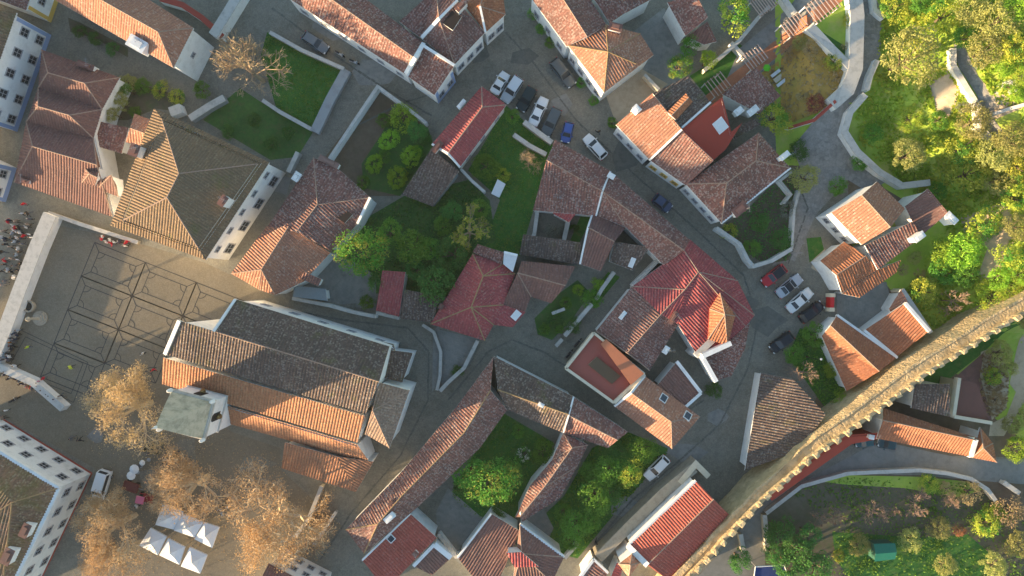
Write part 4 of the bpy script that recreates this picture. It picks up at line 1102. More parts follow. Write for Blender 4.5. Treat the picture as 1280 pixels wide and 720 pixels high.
    for x, y, r_, k, zc, lb in ((474, 350, 16, 'dark', 3.5, "dark green tree between the grey court's bush and the yellow-topped tree"), (520, 338, 15, 'dark', 3.5, "dark tree below the dense green one in the middle gardens"), (536, 312, 17, 'green', 4, "green tree right of the dense dark green one in the middle gardens"), (566, 262, 14, 'dark', 3, "dark small tree in the middle gardens by the brown shed"), (600, 262, 14, 'green', 3, "green small tree in the middle gardens under the white hut"), (552, 282, 13, 'green', 3, "small green tree left of the yellow-twigged tree"), (528, 225, 9, 'green', 2, "little green tree at the walled court's lower right corner"), (520, 165, 14, 'dark', 3, "dark tree at the inner wall of the walled court"), (640, 145, 10, 'green', 2, "small green tree at the lawn edge by the black boxy car"),
                                  (577, 608, 16, 'dark', 3, "dark tree at the lower left rim of the sunken lawn"), (640, 590, 15, 'green', 3, "green tree on the right rim of the sunken lawn, under the flowering cluster"), (625, 632, 14, 'dark', 3, "dark tree at the lower tip of the sunken lawn"), (648, 540, 10, 'green', 2, "small green tree at the upper end of the sunken lawn"), (770, 562, 16, 'dark', 3, "dark tree at the top of the lower lane garden"), (738, 590, 15, 'green', 3, "green tree on the rear wing's side of the lower lane garden"), (735, 652, 16, 'green', 3.5, "rounded green tree near the lower lane bend"), (765, 618, 17, 'dark', 3.5, "dark tree on the lane edge under the yellow-green rounded one"), (705, 640, 13, 'green', 3, "green small tree touching the grey yard"), (712, 676, 14, 'green', 3, "green small tree at the lower lane garden's bottom tip")):
        tree(lb, x, y, r_, k, zc)
    for x, y, lb in ((455, 228, "rough green bush at the lower end of the walled court"), (522, 190, "green bush at the court's inner edge beside the brown shed"), (480, 150, "loose green bush in the upper middle of the walled court"), (530, 172, "dark bush by the court's end wall, nearest the red gabled house"), (480, 195, "small green bush between the clipped ball bushes"), (505, 212, "low bush right of the lowest clipped ball bush"),
                     (285, 165, "dark bush in the west garden below the pale leafless tree"), (340, 180, "second dark bush in the west garden, toward the lane"), (318, 150, "low bush at the west garden's top, under the lawn wall"), (360, 165, "bush at the west garden's right end")):
        shrub(lb, x, y, 10, 'green' if 'green' in lb else 'dark')
    for x, y, r_, k, lb in ((148, 122, 12, 'olive', "olive-brown small tree against the dark red house's white side wall"), (140, 142, 11, 'olive', "dusty small tree in the middle of the dark red house's side garden"), (157, 112, 9, 'green', "small green tree at the top of the dark red house's side garden")):
        tree(lb, x, y, r_, k, 2.6)
    for x, y, r_, k, lb in ((680, 412, 9, 'green', "green bush at the lower tip of the alley garden"), (694, 398, 10, 'dark', "dark bush in the alley garden by the red skylit wing"), (708, 378, 9, 'green', "green bush in the middle of the alley garden"), (722, 362, 8, 'bright', "bright small bush at the alley garden's top"), (700, 412, 7, 'green', "small bush on the alley side of the alley garden"), (748, 356, 10, 'bright', "bright bush in the strip lawn by the white alley wall"), (718, 285, 7, 'dark', "dark bush in the narrow green strip beside the purple-red cottage")):
        shrub(lb, x, y, r_, k)
    # north-east gardens
    tree("yellow-green sunlit tree at the top edge, by the long garden wall", 918, 17, 26, 'yellow', 4.5)
    tree("yellow and green spiky tree above the dark lantern roof", 850, 82, 19, 'gold', 3.5)
    tree("small palm-like green tree with long leaves beside the yellow spiky tree", 885, 74, 13, 'bright', 3)
    tree("dim green tree in the shaded yard above the yellow spiky tree", 862, 56, 14, 'green', 3)
    tree("yellow-green crowned tree in front of the speckled pent roof cottage", 968, 148, 23, 'yellow', 3.5)
    shrub("dark green round shrub at the paved lane's bend", 996, 189, 14, 'dark')
    tree("olive-brown loose tree next to the four-ridged hipped house", 1007, 222, 20, 'olive', 3)
    shrub("dark shrub beside the walled stone path bend", 1046, 234, 14, 'green')
    shrub("small shrub on the stone lane opposite the golden roof house", 1073, 203, 12, 'green')
    shrub("light green shrub in the dry orange garden", 1042, 78, 14, 'yellow')
    for x, y, r_, k, lb in ((985, 62, 15, 'straw', "dry straw bush along the terracotta walk, upper one"), (1000, 55, 12, 'olive', "dusty bush between the dry straw bushes"), (1012, 62, 13, 'straw', "dry straw bush by the white wall of the dry garden"), (1018, 130, 14, 'red', "reddish dry bush in the shaded end of the dry garden"), (1003, 120, 9, 'straw', "pale dry tuft at the dry garden's foot"), (1060, 25, 9, 'yellow', "yellow-green bush against the thick white wall"), (1058, 58, 7, 'straw', "thin pale bush low on the thick white wall")):
        shrub(lb, x, y, r_, k)
    for x, y, r_, k, lb in ((940, 310, 13, 'green', "light bush beside the little red roof over the shaded house garden"), (975, 300, 16, 'dark', "dark bush at the pale lane steps in the shaded house garden"), (985, 262, 13, 'grey', "grey leafless-looking bush in the shaded house garden"), (912, 290, 12, 'yellow', "yellowish corner bush at the street end of the shaded house garden"), (950, 280, 14, 'dark', "darkest bush in the middle of the shaded house garden")):
        shrub(lb, x, y, r_, k)
    for x, y, r_, k, lb in ((1018, 420, 18, 'green', "leafy green bush behind the black parked car"), (993, 442, 16, 'green', "green bush between the black parked car and the bare twiggy tree"), (1040, 462, 13, 'bright', "bright ivy bush on the golden slope's edge"), (1052, 503, 15, 'bright', "bright green bush at the foot of the town wall"), (1062, 480, 9, 'yellow', "weeds tuft growing on the golden slope against the town wall"), (1240, 372, 26, 'fuzz', "wide bright green bush leaning over the town wall's upper end"), (1262, 360, 20, 'fuzz', "feathery bright bush right of the wide one over the town wall")):
        shrub(lb, x, y, r_, k)
    # hillside park
    tree("largest olive-green tree, beside the stepped path up the hill", 1136, 74, 42, 'olive', 5)
    tree("olive tree with grey-green crown above the path bend wall", 1137, 194, 25, 'olive', 3.5)
    park = ((1118, 8, 22, 'yellow', 2), (1150, 6, 16, 'green', 2), (1180, 20, 24, 'yellow', 2.5), (1212, 12, 26, 'olive', 3), (1245, 28, 30, 'olive', 3), (1272, 10, 24, 'bright', 2.5), (1205, 46, 16, 'green', 2), (1235, 62, 26, 'olive', 3),
            (1268, 60, 22, 'yellow', 2.5), (1256, 84, 16, 'bright', 1.5), (1278, 96, 16, 'fuzz', 1.2), (1222, 78, 10, 'white', .8), (1262, 108, 12, 'white', 1), (1272, 118, 12, 'bright', 1), (1203, 135, 9, 'grey', .8), (1138, 148, 20, 'fuzz', 1), (1090, 168, 14, 'green', 1.2), (1174, 150, 14, 'green', 1.5), (1220, 152, 26, 'olive', 3), (1206, 186, 24, 'yellow', 3), (1212, 218, 26, 'yellow', 3), (1240, 190, 26, 'olive', 3), (1266, 176, 24, 'olive', 3), (1276, 206, 24, 'yellow', 2.5), (1250, 226, 24, 'olive', 2.5), (1272, 248, 22, 'yellow', 2.5),
            (1232, 280, 24, 'yellow', 2.5), (1270, 282, 20, 'olive', 2.5), (1204, 312, 28, 'bright', 2.5), (1178, 318, 22, 'bright', 2.5), (1180, 340, 20, 'green', 2), (1206, 340, 18, 'green', 2), (1153, 363, 20, 'yellow', 2.5), (1262, 322, 20, 'yellow', 2), (1276, 344, 18, 'fuzz', 1.5), (1248, 348, 16, 'bright', 1.5), (1128, 338, 8, 'straw', 1), (1144, 322, 10, 'olive', 1), (1150, 345, 9, 'straw', .8),
            (1170, 240, 13, 'green', 1.5), (1250, 442, 18, 'olive', 2), (1240, 470, 13, 'yellow', 1), (1262, 460, 12, 'olive', 1.5), (1246, 500, 12, 'straw', 1), (1270, 560, 18, 'bright', 1.5), (1262, 530, 14, 'olive', 1.5), (1285, 520, 18, 'olive', 2), (1282, 400, 14, 'olive', 2))
    words_ = {'yellow': 'yellow-green sunlit', 'olive': 'dusty olive-green', 'bright': 'bright leafy green', 'green': 'deep green', 'fuzz': 'feathery bright green', 'straw': 'dry straw-coloured', 'white': 'white-flowering', 'grey': 'silver-leaved spiky'}
    refs = [("the largest olive tree", 1136, 74), ("the hedge-walled upper path", 1215, 95), ("the sand patch by the upper path", 1250, 120), ("the grey-green olive by the path bend", 1137, 194), ("the pale bare bank", 1175, 120), ("the hillside clearing", 1240, 310), ("the four-winged golden roof house", 1140, 280), ("the town wall's upper end", 1240, 390), ("the top right corner", 1279, 0), ("the winding pale hill path", 1275, 470), ("the rubble bank", 1240, 490), ("the right edge below the sand patch", 1279, 200), ("the thick white wall's top end", 1080, 0)]
    dirs = ['right of', 'above right of', 'above', 'above left of', 'left of', 'below left of', 'below', 'below right of']
    used = {}
    for x, y, r_, k, zc in park:
        best = sorted(refs, key=lambda q: math.hypot(q[1] - x, q[2] - y))
        lb = None
        for ref in best[:5]:
            dx, dy = x - ref[1], ref[2] - y
            di = dirs[int(round(math.atan2(dy, dx) / (math.pi / 4))) % 8]
            size = 'large' if r_ > 23 else 'small' if r_ < 15 else 'middling'
            near = 'close ' if math.hypot(dx, dy) < 45 else ''
            t = f"{size} {words_[k]} bush {near}{di} {ref[0]}"
            if t not in used: lb = t; break
        used[lb] = 1
        tree(lb, x, y, r_ * 1.04, k, zc, 'hillside_bush', 'bush', 'bushes and small trees on the sunny hillside', .9)
    for x, y, r_, k, lb in ((1073, 682, 17, 'olive', "sunlit olive bush left of the green cabin"), (1136, 676, 18, 'olive', "sunlit olive bush right of the green cabin"), (1172, 660, 18, 'olive', "sunlit olive bush above right of the green cabin"), (1180, 706, 17, 'olive', "sunlit olive bush near the bottom edge, right of the cabin"), (1242, 707, 20, 'olive', "sunlit olive bush in the bottom right corner area"),
                            (1048, 695, 9, 'yellow', "small sunlit shrub left of the cabin's olive bush"), (1200, 664, 9, 'red', "small red-leaved shrub in the orchard"), (1232, 655, 20, 'yellow', "yellow-green weeds bush at the orchard's right end"), (1262, 640, 24, 'straw', "reddish-straw dry bush below the road's right end"), (1272, 680, 20, 'olive', "dusty bush at the right edge of the orchard"), (1212, 615, 18, 'straw', "dry grassy bush under the sunny end of the road wall"), (1160, 605, 14, 'yellow', "grassy bush under the middle of the road wall"), (1185, 612, 13, 'straw', "second dry grassy bush under the road wall"), (1242, 640, 14, 'bright', "bright green bush at the end of the curved road wall")):
        shrub(lb, x, y, r_, k, group='shrubs in the lower orchard')
    for x, y, r_, lb in ((975, 665, 22, "dark green thicket tree at the orchard's walled corner"), (1000, 690, 24, "dark green thicket tree in the middle of the shaded clump"), (985, 705, 20, "dark green thicket tree by the blue canopy"), (1022, 712, 22, "dark green thicket tree at the bottom edge, right of the blue canopy"), (965, 690, 14, "small dark thicket tree between the lane wall and blue canopy"), (925, 700, 16, "dark shrubby tree at the bottom, left of the blue canopy"), (1010, 668, 18, "dark green thicket tree nearest the bare orchard trees")):
        tree(lb, x, y, r_, 'dark', 2.8, group='dark trees in the orchard corner')
    # loose ground cover, countless
    def cover(name, poly, n, mat, size, hmax, seed, holes=()):
        r = random.Random(seed); mb = MB(); pl = [tuple(float(v) for v in t.split(',')) for t in poly.split()]
        x0, x1 = min(p[0] for p in pl), max(p[0] for p in pl); y0, y1 = min(p[1] for p in pl), max(p[1] for p in pl)
        hs = [[tuple(float(v) for v in t.split(',')) for t in h.split()] for h in holes]
        cx = [(r.uniform(x0, x1), r.uniform(y0, y1), r.uniform(4, 14)) for _ in range(70)]
        k = 0
        while k < n:
            if r.random() < .7:
                q = r.choice(cx); x, y = r.gauss(q[0], q[2]), r.gauss(q[1], q[2])
            else: x, y = r.uniform(x0, x1), r.uniform(y0, y1)
            if not inside((x, y), pl) or any(inside((x, y), h) for h in hs): 
                k += .2; continue
            p = PH(x, y, 0); p.z += r.uniform(.03, hmax)
            leafquad(mb, p, (rdir(r) + Vector((0, 0, 1.2))).normalized(), size * r.uniform(.6, 1.5), r); k += 1
        o = mb.build(name, mat); tag(o, None, None, None, 'stuff'); return o
    hill = "1090,110 1105,0 1290,0 1290,360 1150,440 1120,380 1180,290 1180,260 1140,240 1075,180 1066,148"
    pth = ("1190,55 1206,55 1244,130 1278,135 1262,176 1226,160 1200,100", "1160,108 1184,90 1196,112 1188,140 1178,154 1166,128", "1225,290 1262,256 1262,296 1238,350 1226,340")
    o = cover('hillside_grass', hill, 13000, LM['bright'], .5, .35, 1, pth); o['label'] = "lush bright green undergrowth covering the sunny hillside"
    o = cover('hillside_weeds', hill, 6000, LM['yellow'], .5, .4, 2, pth); o['label'] = "yellow-green weeds scattered over the sunny hillside"
    o = cover('orchard_weeds', "990,615 1062,596 1150,598 1212,604 1240,625 1290,640 1290,730 1040,730 1040,660", 3500, LM['green'], .35, .2, 3); o['label'] = "green weeds spread over the shaded orchard ground"
    o = cover('dry_garden_weeds', "975,75 1005,40 1062,98 1058,118 1020,142 985,155 968,128 950,92", 900, LM['straw'], .4, .25, 4); o['label'] = "dry orange grass tufts in the walled dry garden"
    o = cover('fallen_leaves', "110,480 210,490 290,545 350,570 400,640 330,720 90,720 130,600 105,540", 2600, LM['brown'], .16, .02, 5); o['label'] = "fallen golden leaves on the paving under the plane trees"
    o = cover('garden_weeds', "450,280 505,245 585,225 612,250 620,300 592,318 560,372 505,362 450,340", 2600, LM['dark'], .35, .3, 6); o['label'] = "dark green undergrowth between the middle gardens' trees"
    o = cover('street_garden_weeds', "740,560 785,540 838,562 770,640 722,698 690,690 668,655 705,620", 2200, LM['green'], .35, .35, 7, ("655,650 680,636 692,660 684,678",)); o['label'] = "green undergrowth in the lower lane garden"
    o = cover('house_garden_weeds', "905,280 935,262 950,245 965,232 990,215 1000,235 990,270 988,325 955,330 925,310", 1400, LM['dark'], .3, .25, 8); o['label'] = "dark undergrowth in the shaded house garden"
    o = cover('ivy_cover', "1000,410 1030,418 1062,500 1035,515 1010,480 985,445", 1300, LM['green'], .35, .35, 9); o['label'] = "green ivy covering the bank behind the black parked car"
    o = cover('rubble', "1226,440 1250,430 1262,470 1258,510 1240,525 1222,500", 700, LM['straw'], .45, .2, 10); o['label'] = "pale dry rubble and weeds on the bank under the hill path"
    for nm, poly, n, lb in (('west_lawn_grass', "334,40 428,86 392,160 345,134 326,70", 2600, "short green grass blades of the west lawn"), ('middle_lawn_grass', "633,132 692,182 666,265 650,320 604,308 625,250 615,240 585,213", 2800, "short green grass blades of the middle lawn"), ('sunken_lawn_grass', "622,512 690,552 690,575 662,608 643,648 600,650 562,620 575,600", 2200, "short green grass blades of the sunken lawn")):
        o = cover(nm, poly, n, LM['green'], .22, .06, len(nm)); o['label'] = lb
# ------------------------------------------------------------------ cars
def paint(name, c):
    t = NT(name); t.base(c); t.b.inputs['Roughness'].default_value = .3; t.b.inputs['Coat Weight'].default_value = .6; t.b.inputs['Coat Roughness'].default_value = .1
    return t.m


RUBBER = simple('rubber', (.02, .02, .02), .85)
LAMP = simple('lamp_lens', (.7, .7, .68), .2)
TAIL = simple('tail_lens', (.4, .02, .02), .3)
PLASTIC = simple('black_plastic', (.03, .03, .032), .6)
_pc = {}


def car(label, front, back, col, kind='hatch', name='parked_car', cat='car', roofc=None, group='parked cars'):
    """front, back: photo pixels of the two bumpers"""
    f, b = P(*front, .7), P(*back, .7)
    c = (f + b) / 2; L = (f - b).length; ang = math.atan2((f - b).y, (f - b).x)
    W = {'van': 1.95, 'suv': 1.88, 'mini': 1.62}.get(kind, 1.76)
    root = empty(name, (c.x, c.y, .02), ang); tag(root, label, cat, group)
    if col not in _pc: _pc[col] = paint('car_paint', col)
    m = _pc[col]
    h = L / 2; hw = W / 2
    #       x, half width, belt height
    st = {'van': [(-h, .84, 1.0), (-h + .1, .95, 1.1), (-h * .5, 1, 1.12), (h * .4, 1, 1.1), (h * .72, .97, 1.0), (h - .12, .9, .85), (h, .74, .7)],
          }.get(kind, [(-h, .76, .78), (-h + .12, .9, .92), (-h * .6, .98, .98), (-h * .1, 1, .97), (h * .4, 1, .95), (h * .66, .97, .9), (h - .2, .86, .78), (h, .66, .62)])
    mb = MB(); rings = []
    for x, w, z in st:
        w *= hw
        rings.append([(x, -w * .9, .22), (x, -w, .42), (x, -w, z - .2), (x, -w + .09, z - .03), (x, -w * .55, z + .015), (x, w * .55, z + .015), (x, w - .09, z - .03), (x, w, z - .2), (x, w, .42), (x, w * .9, .22)])
    for a, q in zip(rings, rings[1:]):
        for i in range(10):
            j = (i + 1) % 10; mb.face((a[j], a[i], q[i], q[j]) if True else 0)
    mb.face(rings[0]); mb.face(rings[-1][::-1])
    # greenhouse: base ring at the belt, top ring is the roof
    G = {'sedan': (-h * .62, h * .42, -h * .34, h * .1, 1.42), 'hatch': (-h * .92, h * .44, -h * .72, h * .1, 1.46), 'suv': (-h * .95, h * .42, -h * .82, h * .12, 1.68), 'van': (-h * .97, h * .7, -h * .9, h * .34, 1.95), 'mini': (-h * .93, h * .5, -h * .76, h * .12, 1.48), 'pickup': (-h * .25, h * .45, -h * .16, h * .16, 1.55)}[kind]
    x0, x1, t0, t1, zt = G; zb = 1.1 if kind == 'van' else .95
    wb, wt = hw * .93, hw * .74 if kind not in ('van', 'suv') else hw * .82
    Bq = [(x0, -wb, zb), (x1, -wb * .96, zb), (x1, wb * .96, zb), (x0, wb, zb)]
    Tq = [(t0, -wt, zt - .04), (t1, -wt, zt - .02), (t1, wt, zt - .02), (t0, wt, zt - .04)]
    Tc = [(t0 + .12, -wt + .14, zt), (t1 - .12, -wt + .14, zt + .02), (t1 - .12, wt - .14, zt + .02), (t0 + .12, wt - .14, zt)]
    for i in range(4):
        j = (i + 1) % 4
        mb.face((Bq[i], Bq[j], Tq[j], Tq[i]))
    body = mb.build('body', m, root, smooth=False)
    mb = MB()
    for i in range(4):
        j = (i + 1) % 4; mb.face((Tq[i], Tq[j], Tc[j], Tc[i]))
    mb.face(Tc)
    rm = m
    if roofc:
        if roofc not in _pc: _pc[roofc] = paint('car_paint', roofc)
        rm = _pc[roofc]
    mb.build('roof_panel', rm, body)
    def panel(nm, i, inset, lo=.08, hi=.1):
        j = (i + 1) % 4
        A, Bv, C, D = (Vector(v) for v in (Bq[i], Bq[j], Tq[j], Tq[i]))
        n = (Bv - A).cross(D - A).normalized() * .012
        mid = lambda u, v: A.lerp(Bv, u).lerp(D.lerp(C, u), v) + n
        g = MB(); g.face((mid(inset, lo), mid(1 - inset, lo), mid(1 - inset, 1 - hi), mid(inset, 1 - hi)))
        return g.build(nm, GLASS, body)
    panel('windscreen', 1, .06); panel('rear_window', 3, .1)
    for i in (0, 2):
        if kind == 'van': 
            j = (i + 1) % 4
        panel('side_window', i, .05)
    if kind == 'pickup':
        g = MB(); g.box((-h * .6, 0, .99), h * .62, W * .8, .03); g.build('cargo_cover', PLASTIC, body)
    for sx in (-1, 1):
        for sy in (-1, 1):
            w = MB(); w.tube((sx * h * .62, sy * (hw - .17), .31), (sx * h * .62, sy * (hw + .015), .31), .31, .31, 14)
            wo = w.build('wheel', RUBBER, root)
            w = MB(); w.tube((sx * h * .62, sy * (hw + .0), .31), (sx * h * .62, sy * (hw + .03), .31), .19, .17, 10); w.build('rim', METAL, wo)
        lm = MB(); lm.box((h - .13, sx * hw * .66, .6), .22, .3, .13); lm.build('headlight', LAMP, body)
        lm = MB(); lm.box((-h + .06, sx * hw * .72, .68), .12, .26, .16); lm.build('tail_light', TAIL, body)
        mi = MB(); mi.box((h * .36, sx * (hw + .1), .95), .14, .2, .13); mi.build('side_mirror', m, body)
    for xx, ww in ((h - .02, .66), (-h + .02, .7)): b2 = MB(); b2.box((xx, 0, .28), .12, W * ww, .2); b2.build('bumper', PLASTIC, body)
    return root


def build_cars():
    WHT, SIL, BLK, GRN, GRY = (.75, .75, .74), (.45, .47, .48), (.015, .017, .02), (.02, .032, .03), (.09, .105, .11)
    car("white car parked half behind the red gabled house, leftmost of the cobbled parking", (633, 91), (617, 117), WHT, 'sedan')
    car("silver-white estate car with a pale roof, second from the left in the cobbled parking", (630, 127), (650, 97), SIL, 'suv', roofc=(.6, .63, .65))
    car("very dark green boxy car between the silver-white and the white saloon", (650, 138), (666, 110), GRN, 'suv')
    car("white saloon with dark windscreen and rear window, in the middle of the parked row", (681, 122), (665, 157), WHT, 'sedan')
    car("dark grey estate parked right of the white saloon", (681, 169), (697, 136), GRY, 'suv')
    car("small blue hatchback at the right end of the parked row", (706, 178), (712, 153), (.05, .1, .32), 'mini')
    car("white hatchback pulling out beside the street house's corner roof", (732, 170), (756, 197), WHT, 'hatch')
    car("dark car parked alone along the white house front across from the row", (716, 107), (691, 75), GRY, 'suv')
    car("grey car parked along the west lawn's wall in the shaded lane", (409, 63), (379, 43), (.13, .15, .17), 'hatch')
    car("red car with black roof, topmost of the four by the white house", (954, 355), (981, 334), (.5, .02, .03), 'hatch', roofc=BLK)
    car("dark roofed silver car, second of the four by the white house", (1001, 346), (972, 369), (.4, .42, .45), 'sedan', roofc=BLK)
    car("silver-white car, third of the four by the white house", (1014, 363), (985, 388), (.66, .66, .64), 'sedan')
    car("black car, lowest of the four by the white house", (1028, 380), (1001, 400), BLK, 'hatch')
    car("black car parked alone at the green bush by the wide bend", (964, 438), (990, 418), BLK, 'hatch')
    car("white car parked on the lower lane under the yellow-green rounded tree", (808, 598), (834, 572), WHT, 'hatch')
    car("white van with dark windscreen beside the white corner house", (122, 624), (133, 588), (.72, .74, .75), 'van', cat='van', name='parked_van')
    car("dark blue car half hidden under the eave of the speckled red terrace house", (838, 262), (818, 246), (.05, .07, .13), 'hatch')
    car("teal-green car tucked beside the ochre-lit house outside the wall, nearer the red lean-to", (1069, 553), (1092, 550), (.03, .09, .1), 'hatch')
    car("dark teal car tucked along the ochre-lit house, right of the other one", (1098, 552), (1120, 556), (.025, .06, .07), 'hatch')


# ------------------------------------------------------------------ people
def person_mesh(seed, shirt, legs, hair, stride=.0, arm=.0, hat=False):
    """one continuous figure grown on a jointed skeleton"""
    s = stride
    V = [(0, 0, .95), (0, 0, 1.18), (0, 0, 1.42), (0, 0, 1.53), (.02, 0, 1.64), (.03, 0, 1.74),
         (0, .2, 1.4), (.02 + arm * .1, .27, 1.12), (.1 + arm * .25, .25, .88 + arm * .15), (.13 + arm * .28, .245, .8 + arm * .17),
         (0, -.2, 1.4), (-.02 - arm * .05, -.27, 1.12), (.06 - arm * .1, -.26, .88), (.08 - arm * .1, -.255, .8),
         (0, .1, .88), (s * .25 + .02, .11, .5), (s * .35, .11, .1), (s * .35 + .15, .12, .05),
         (0, -.1, .88), (-s * .2 + .02, -.11, .5), (-s * .4, -.11, .1), (-s * .4 + .15, -.12, .05)]
    E = [(0, 1), (1, 2), (2, 3), (3, 4), (4, 5), (2, 6), (6, 7), (7, 8), (8, 9), (2, 10), (10, 11), (11, 12), (12, 13), (0, 14), (14, 15), (15, 16), (16, 17), (0, 18), (18, 19), (19, 20), (20, 21)]
    Rr = [.15, .14, .15, .06, .1, .085, .075, .055, .04, .045, .075, .055, .04, .045, .1, .065, .045, .04, .1, .065, .045, .04]
    me = bpy.data.meshes.new('body_seed'); me.from_pydata(V, E, [])
    o = bpy.data.objects.new('body_seed', me); COL.objects.link(o)
    o.modifiers.new('s', 'SKIN')
    for i, sv in enumerate(me.skin_vertices[0].data):
        sv.radius = (Rr[i] * (.75 if i < 3 else 1), Rr[i] * (1.25 if i < 3 else 1)); sv.use_root = i == 0
    u = o.modifiers.new('u', 'SUBSURF'); u.levels = 1; u.render_levels = 1
    dg = bpy.context.evaluated_depsgraph_get()
    out = bpy.data.meshes.new_from_object(o.evaluated_get(dg))
    bpy.data.objects.remove(o); bpy.data.meshes.remove(me)
    out.name = 'person'
    out.materials.clear()
    for m in (SKIN, shirt, legs, hair, RUBBER): out.materials.append(m)
    for p in out.polygons:
        c = p.center
        zz = c.z
        p.use_smooth = True
        if zz > 1.52: p.material_index = 3 if (zz > 1.68 or c.x < -.01) else 0
        elif zz > .93 or (abs(c.y) > .19 and zz > .86): p.material_index = 1
        elif abs(c.y) > .19: p.material_index = 0
        elif zz > .12: p.material_index = 2
        else: p.material_index = 4
    return out


SKIN = simple('skin', (.5, .3, .22), .6)


def build_people():
    R = random.Random(5)
    cl = lambda c: simple('cloth', c, .9)
    HAIR = [cl((.03, .02, .015)), cl((.1, .06, .03)), cl((.3, .28, .26))]
    DK = [cl((.02, .025, .035)), cl((.03, .03, .03)), cl((.05, .06, .09)), cl((.1, .11, .13))]
    LT = [cl((.6, .6, .6)), cl((.35, .4, .45)), cl((.25, .2, .16))]
    RED, YEL, ORG, PINK = cl((.55, .02, .04)), cl((.5, .6, .06)), cl((.7, .25, .03)), cl((.6, .2, .3))
    def bank(shirts, n=3): return [person_mesh(i, shirts[i % len(shirts)], DK[(i * 2 + 1) % 4], HAIR[i % 3], R.choice((0, .5, .9, -.6)), R.choice((0, .5, 1))) for i in range(n)]
    B = {'dark': bank(DK, 4), 'light': bank(LT, 3), 'red': bank([RED], 2), 'yellow': bank([YEL], 2), 'orange': bank([ORG], 1), 'white': bank([LT[0]], 2), 'pink': bank([PINK], 1)}
    def person(label, x, y, kind, group=None):
        p = P(x, y, .9); o = link('person', R.choice(B[kind])); o.location = (p.x, p.y, .02); o.rotation_euler = (0, 0, R.uniform(0, 6.28))
        k = R.uniform(.95, 1.08); o.scale = (k * 1.1, k * 1.1, k); tag(o, label, 'person', group); return o
    def fill(poly, n, kinds, labels, group, md=4.0):
        pl = [tuple(float(v) for v in t.split(',')) for t in poly.split()]; got = []; tries = 0
        while len(got) < n and tries < 4000:
            tries += 1
            x = R.uniform(min(p[0] for p in pl), max(p[0] for p in pl)); y = R.uniform(min(p[1] for p in pl), max(p[1] for p in pl))
            if inside((x, y), pl) and all(math.hypot(x - a, y - b) > md for a, b in got):
                got.append((x, y)); k = R.choice(kinds); person(labels[k], x, y, k, group)
    g = 'crowd on the shaded street beside the square'
    fill("2,268 40,262 50,300 30,345 2,362", 44, ['dark', 'dark', 'dark', 'light', 'light', 'white'], {'dark': "person in dark clothes standing in the crowd on the shaded street", 'light': "person in pale grey clothes among the crowd on the shaded street", 'white': "person in a white top in the crowd on the shaded street"}, g)
    for x, y, lb in ((30, 255, "person in red walking nearest the blue-banded house end"), (11, 277, "person in red at the crowd's left middle"), (21, 285, "person in red in the middle of the crowd"), (30, 295, "person in red near the broad white wall"), (7, 326, "person in red lowest in the street crowd")): person(lb, x, y, 'red', g)
    g = 'onlookers in a row along the broad white wall'
    fill("20,405 27,408 10,455 2,450", 14, ['dark', 'dark', 'light'], {'dark': "dark-dressed onlooker standing at the broad white wall", 'light': "pale-dressed onlooker standing at the broad white wall"}, g, 3.2)
    person("person in orange among the onlookers at the broad white wall", 12, 428, 'orange', g); person("person in red among the onlookers at the broad white wall", 9, 433, 'red', g)
    g = 'onlookers in a row along the lower white wall'
    fill("4,461 78,495 76,502 4,470", 18, ['dark', 'dark', 'dark', 'light'], {'dark': "dark-dressed onlooker standing along the lower white wall", 'light': "pale-dressed onlooker standing along the lower white wall"}, g, 3.6)
    person("person in red among the onlookers at the lower white wall", 40, 484, 'red', g); person("person in a white top at the left of the lower white wall's onlookers", 15, 470, 'white', g)
    g = 'group against the narrow wall under the town hall corner'
    fill("127,295 150,300 165,305 160,310 130,303", 6, ['dark', 'white'], {'dark': "dark-dressed person in the group under the town hall corner", 'white': "person in white in the group under the town hall corner"}, g, 4)
    for x, y, lb in ((128, 298, "person in red at the left end of the group under the town hall corner"), (140, 304, "person in red in the middle of the group under the town hall corner"), (159, 303, "person in red at the right end of the group under the town hall corner")): person(lb, x, y, 'red', g)
    person("person in a lime yellow top walking on the upper open plaza", 35, 434, 'yellow'); person("person in a bright yellow top standing in the middle of the lower plaza", 89, 459, 'yellow')
    person("person in white crouched figure apart on the lower plaza", 20, 457, 'white').__setitem__('label', "person in white standing apart on the lower plaza")
    person("person in red by the pale bag on the lower plaza", 55, 473, 'red'); person("person in pink next to the person in red on the lower plaza", 49, 478, 'pink')
    person("person in red near the bell tower side of the plaza", 192, 462, 'red'); person("person in pale grey walking over the plaza pattern by the church", 179, 442, 'light')
    person("lone dark-dressed person on the cobbles at the sunlit house corner", 748, 165, 'dark'); person("lone person in dark clothes on the lower lane beside the stone wall", 745, 678, 'dark')
    g = 'dark-dressed group under the plane trees'
    fill("177,560 195,555 200,562 190,569 178,566", 7, ['dark'], {'dark': "dark-dressed person in the small group beside the tower tree"}, g, 4.5)
    fill("204,572 215,562 228,566 222,574 208,583", 10, ['dark'], {'dark': "dark-dressed person in the larger group right below the bell tower"}, g, 4.5)
    g2 = 'dark-dressed group by the largest plane tree'
    fill("272,640 290,614 294,622 284,645", 9, ['dark', 'light'], {'dark': "dark-dressed person in the line between the two right plane trees", 'light': "pale-dressed person in the line between the two right plane trees"}, g2, 4.5)
    for x, y, lb, k in ((8, 513, "person in white walking below the lower white wall", 'white'), (4, 522, "person in pale clothes at the left edge below the lower white wall", 'light'), (90, 548, "dark-dressed person walking along the white corner house front", 'dark'), (100, 550, "second dark-dressed person walking along the corner house front", 'dark'), (172, 632, "person in a light top beside the red and pink buggy", 'white'), (176, 582, "person standing alone between the round parasols and the tower group", 'dark')): person(lb, x, y, k)


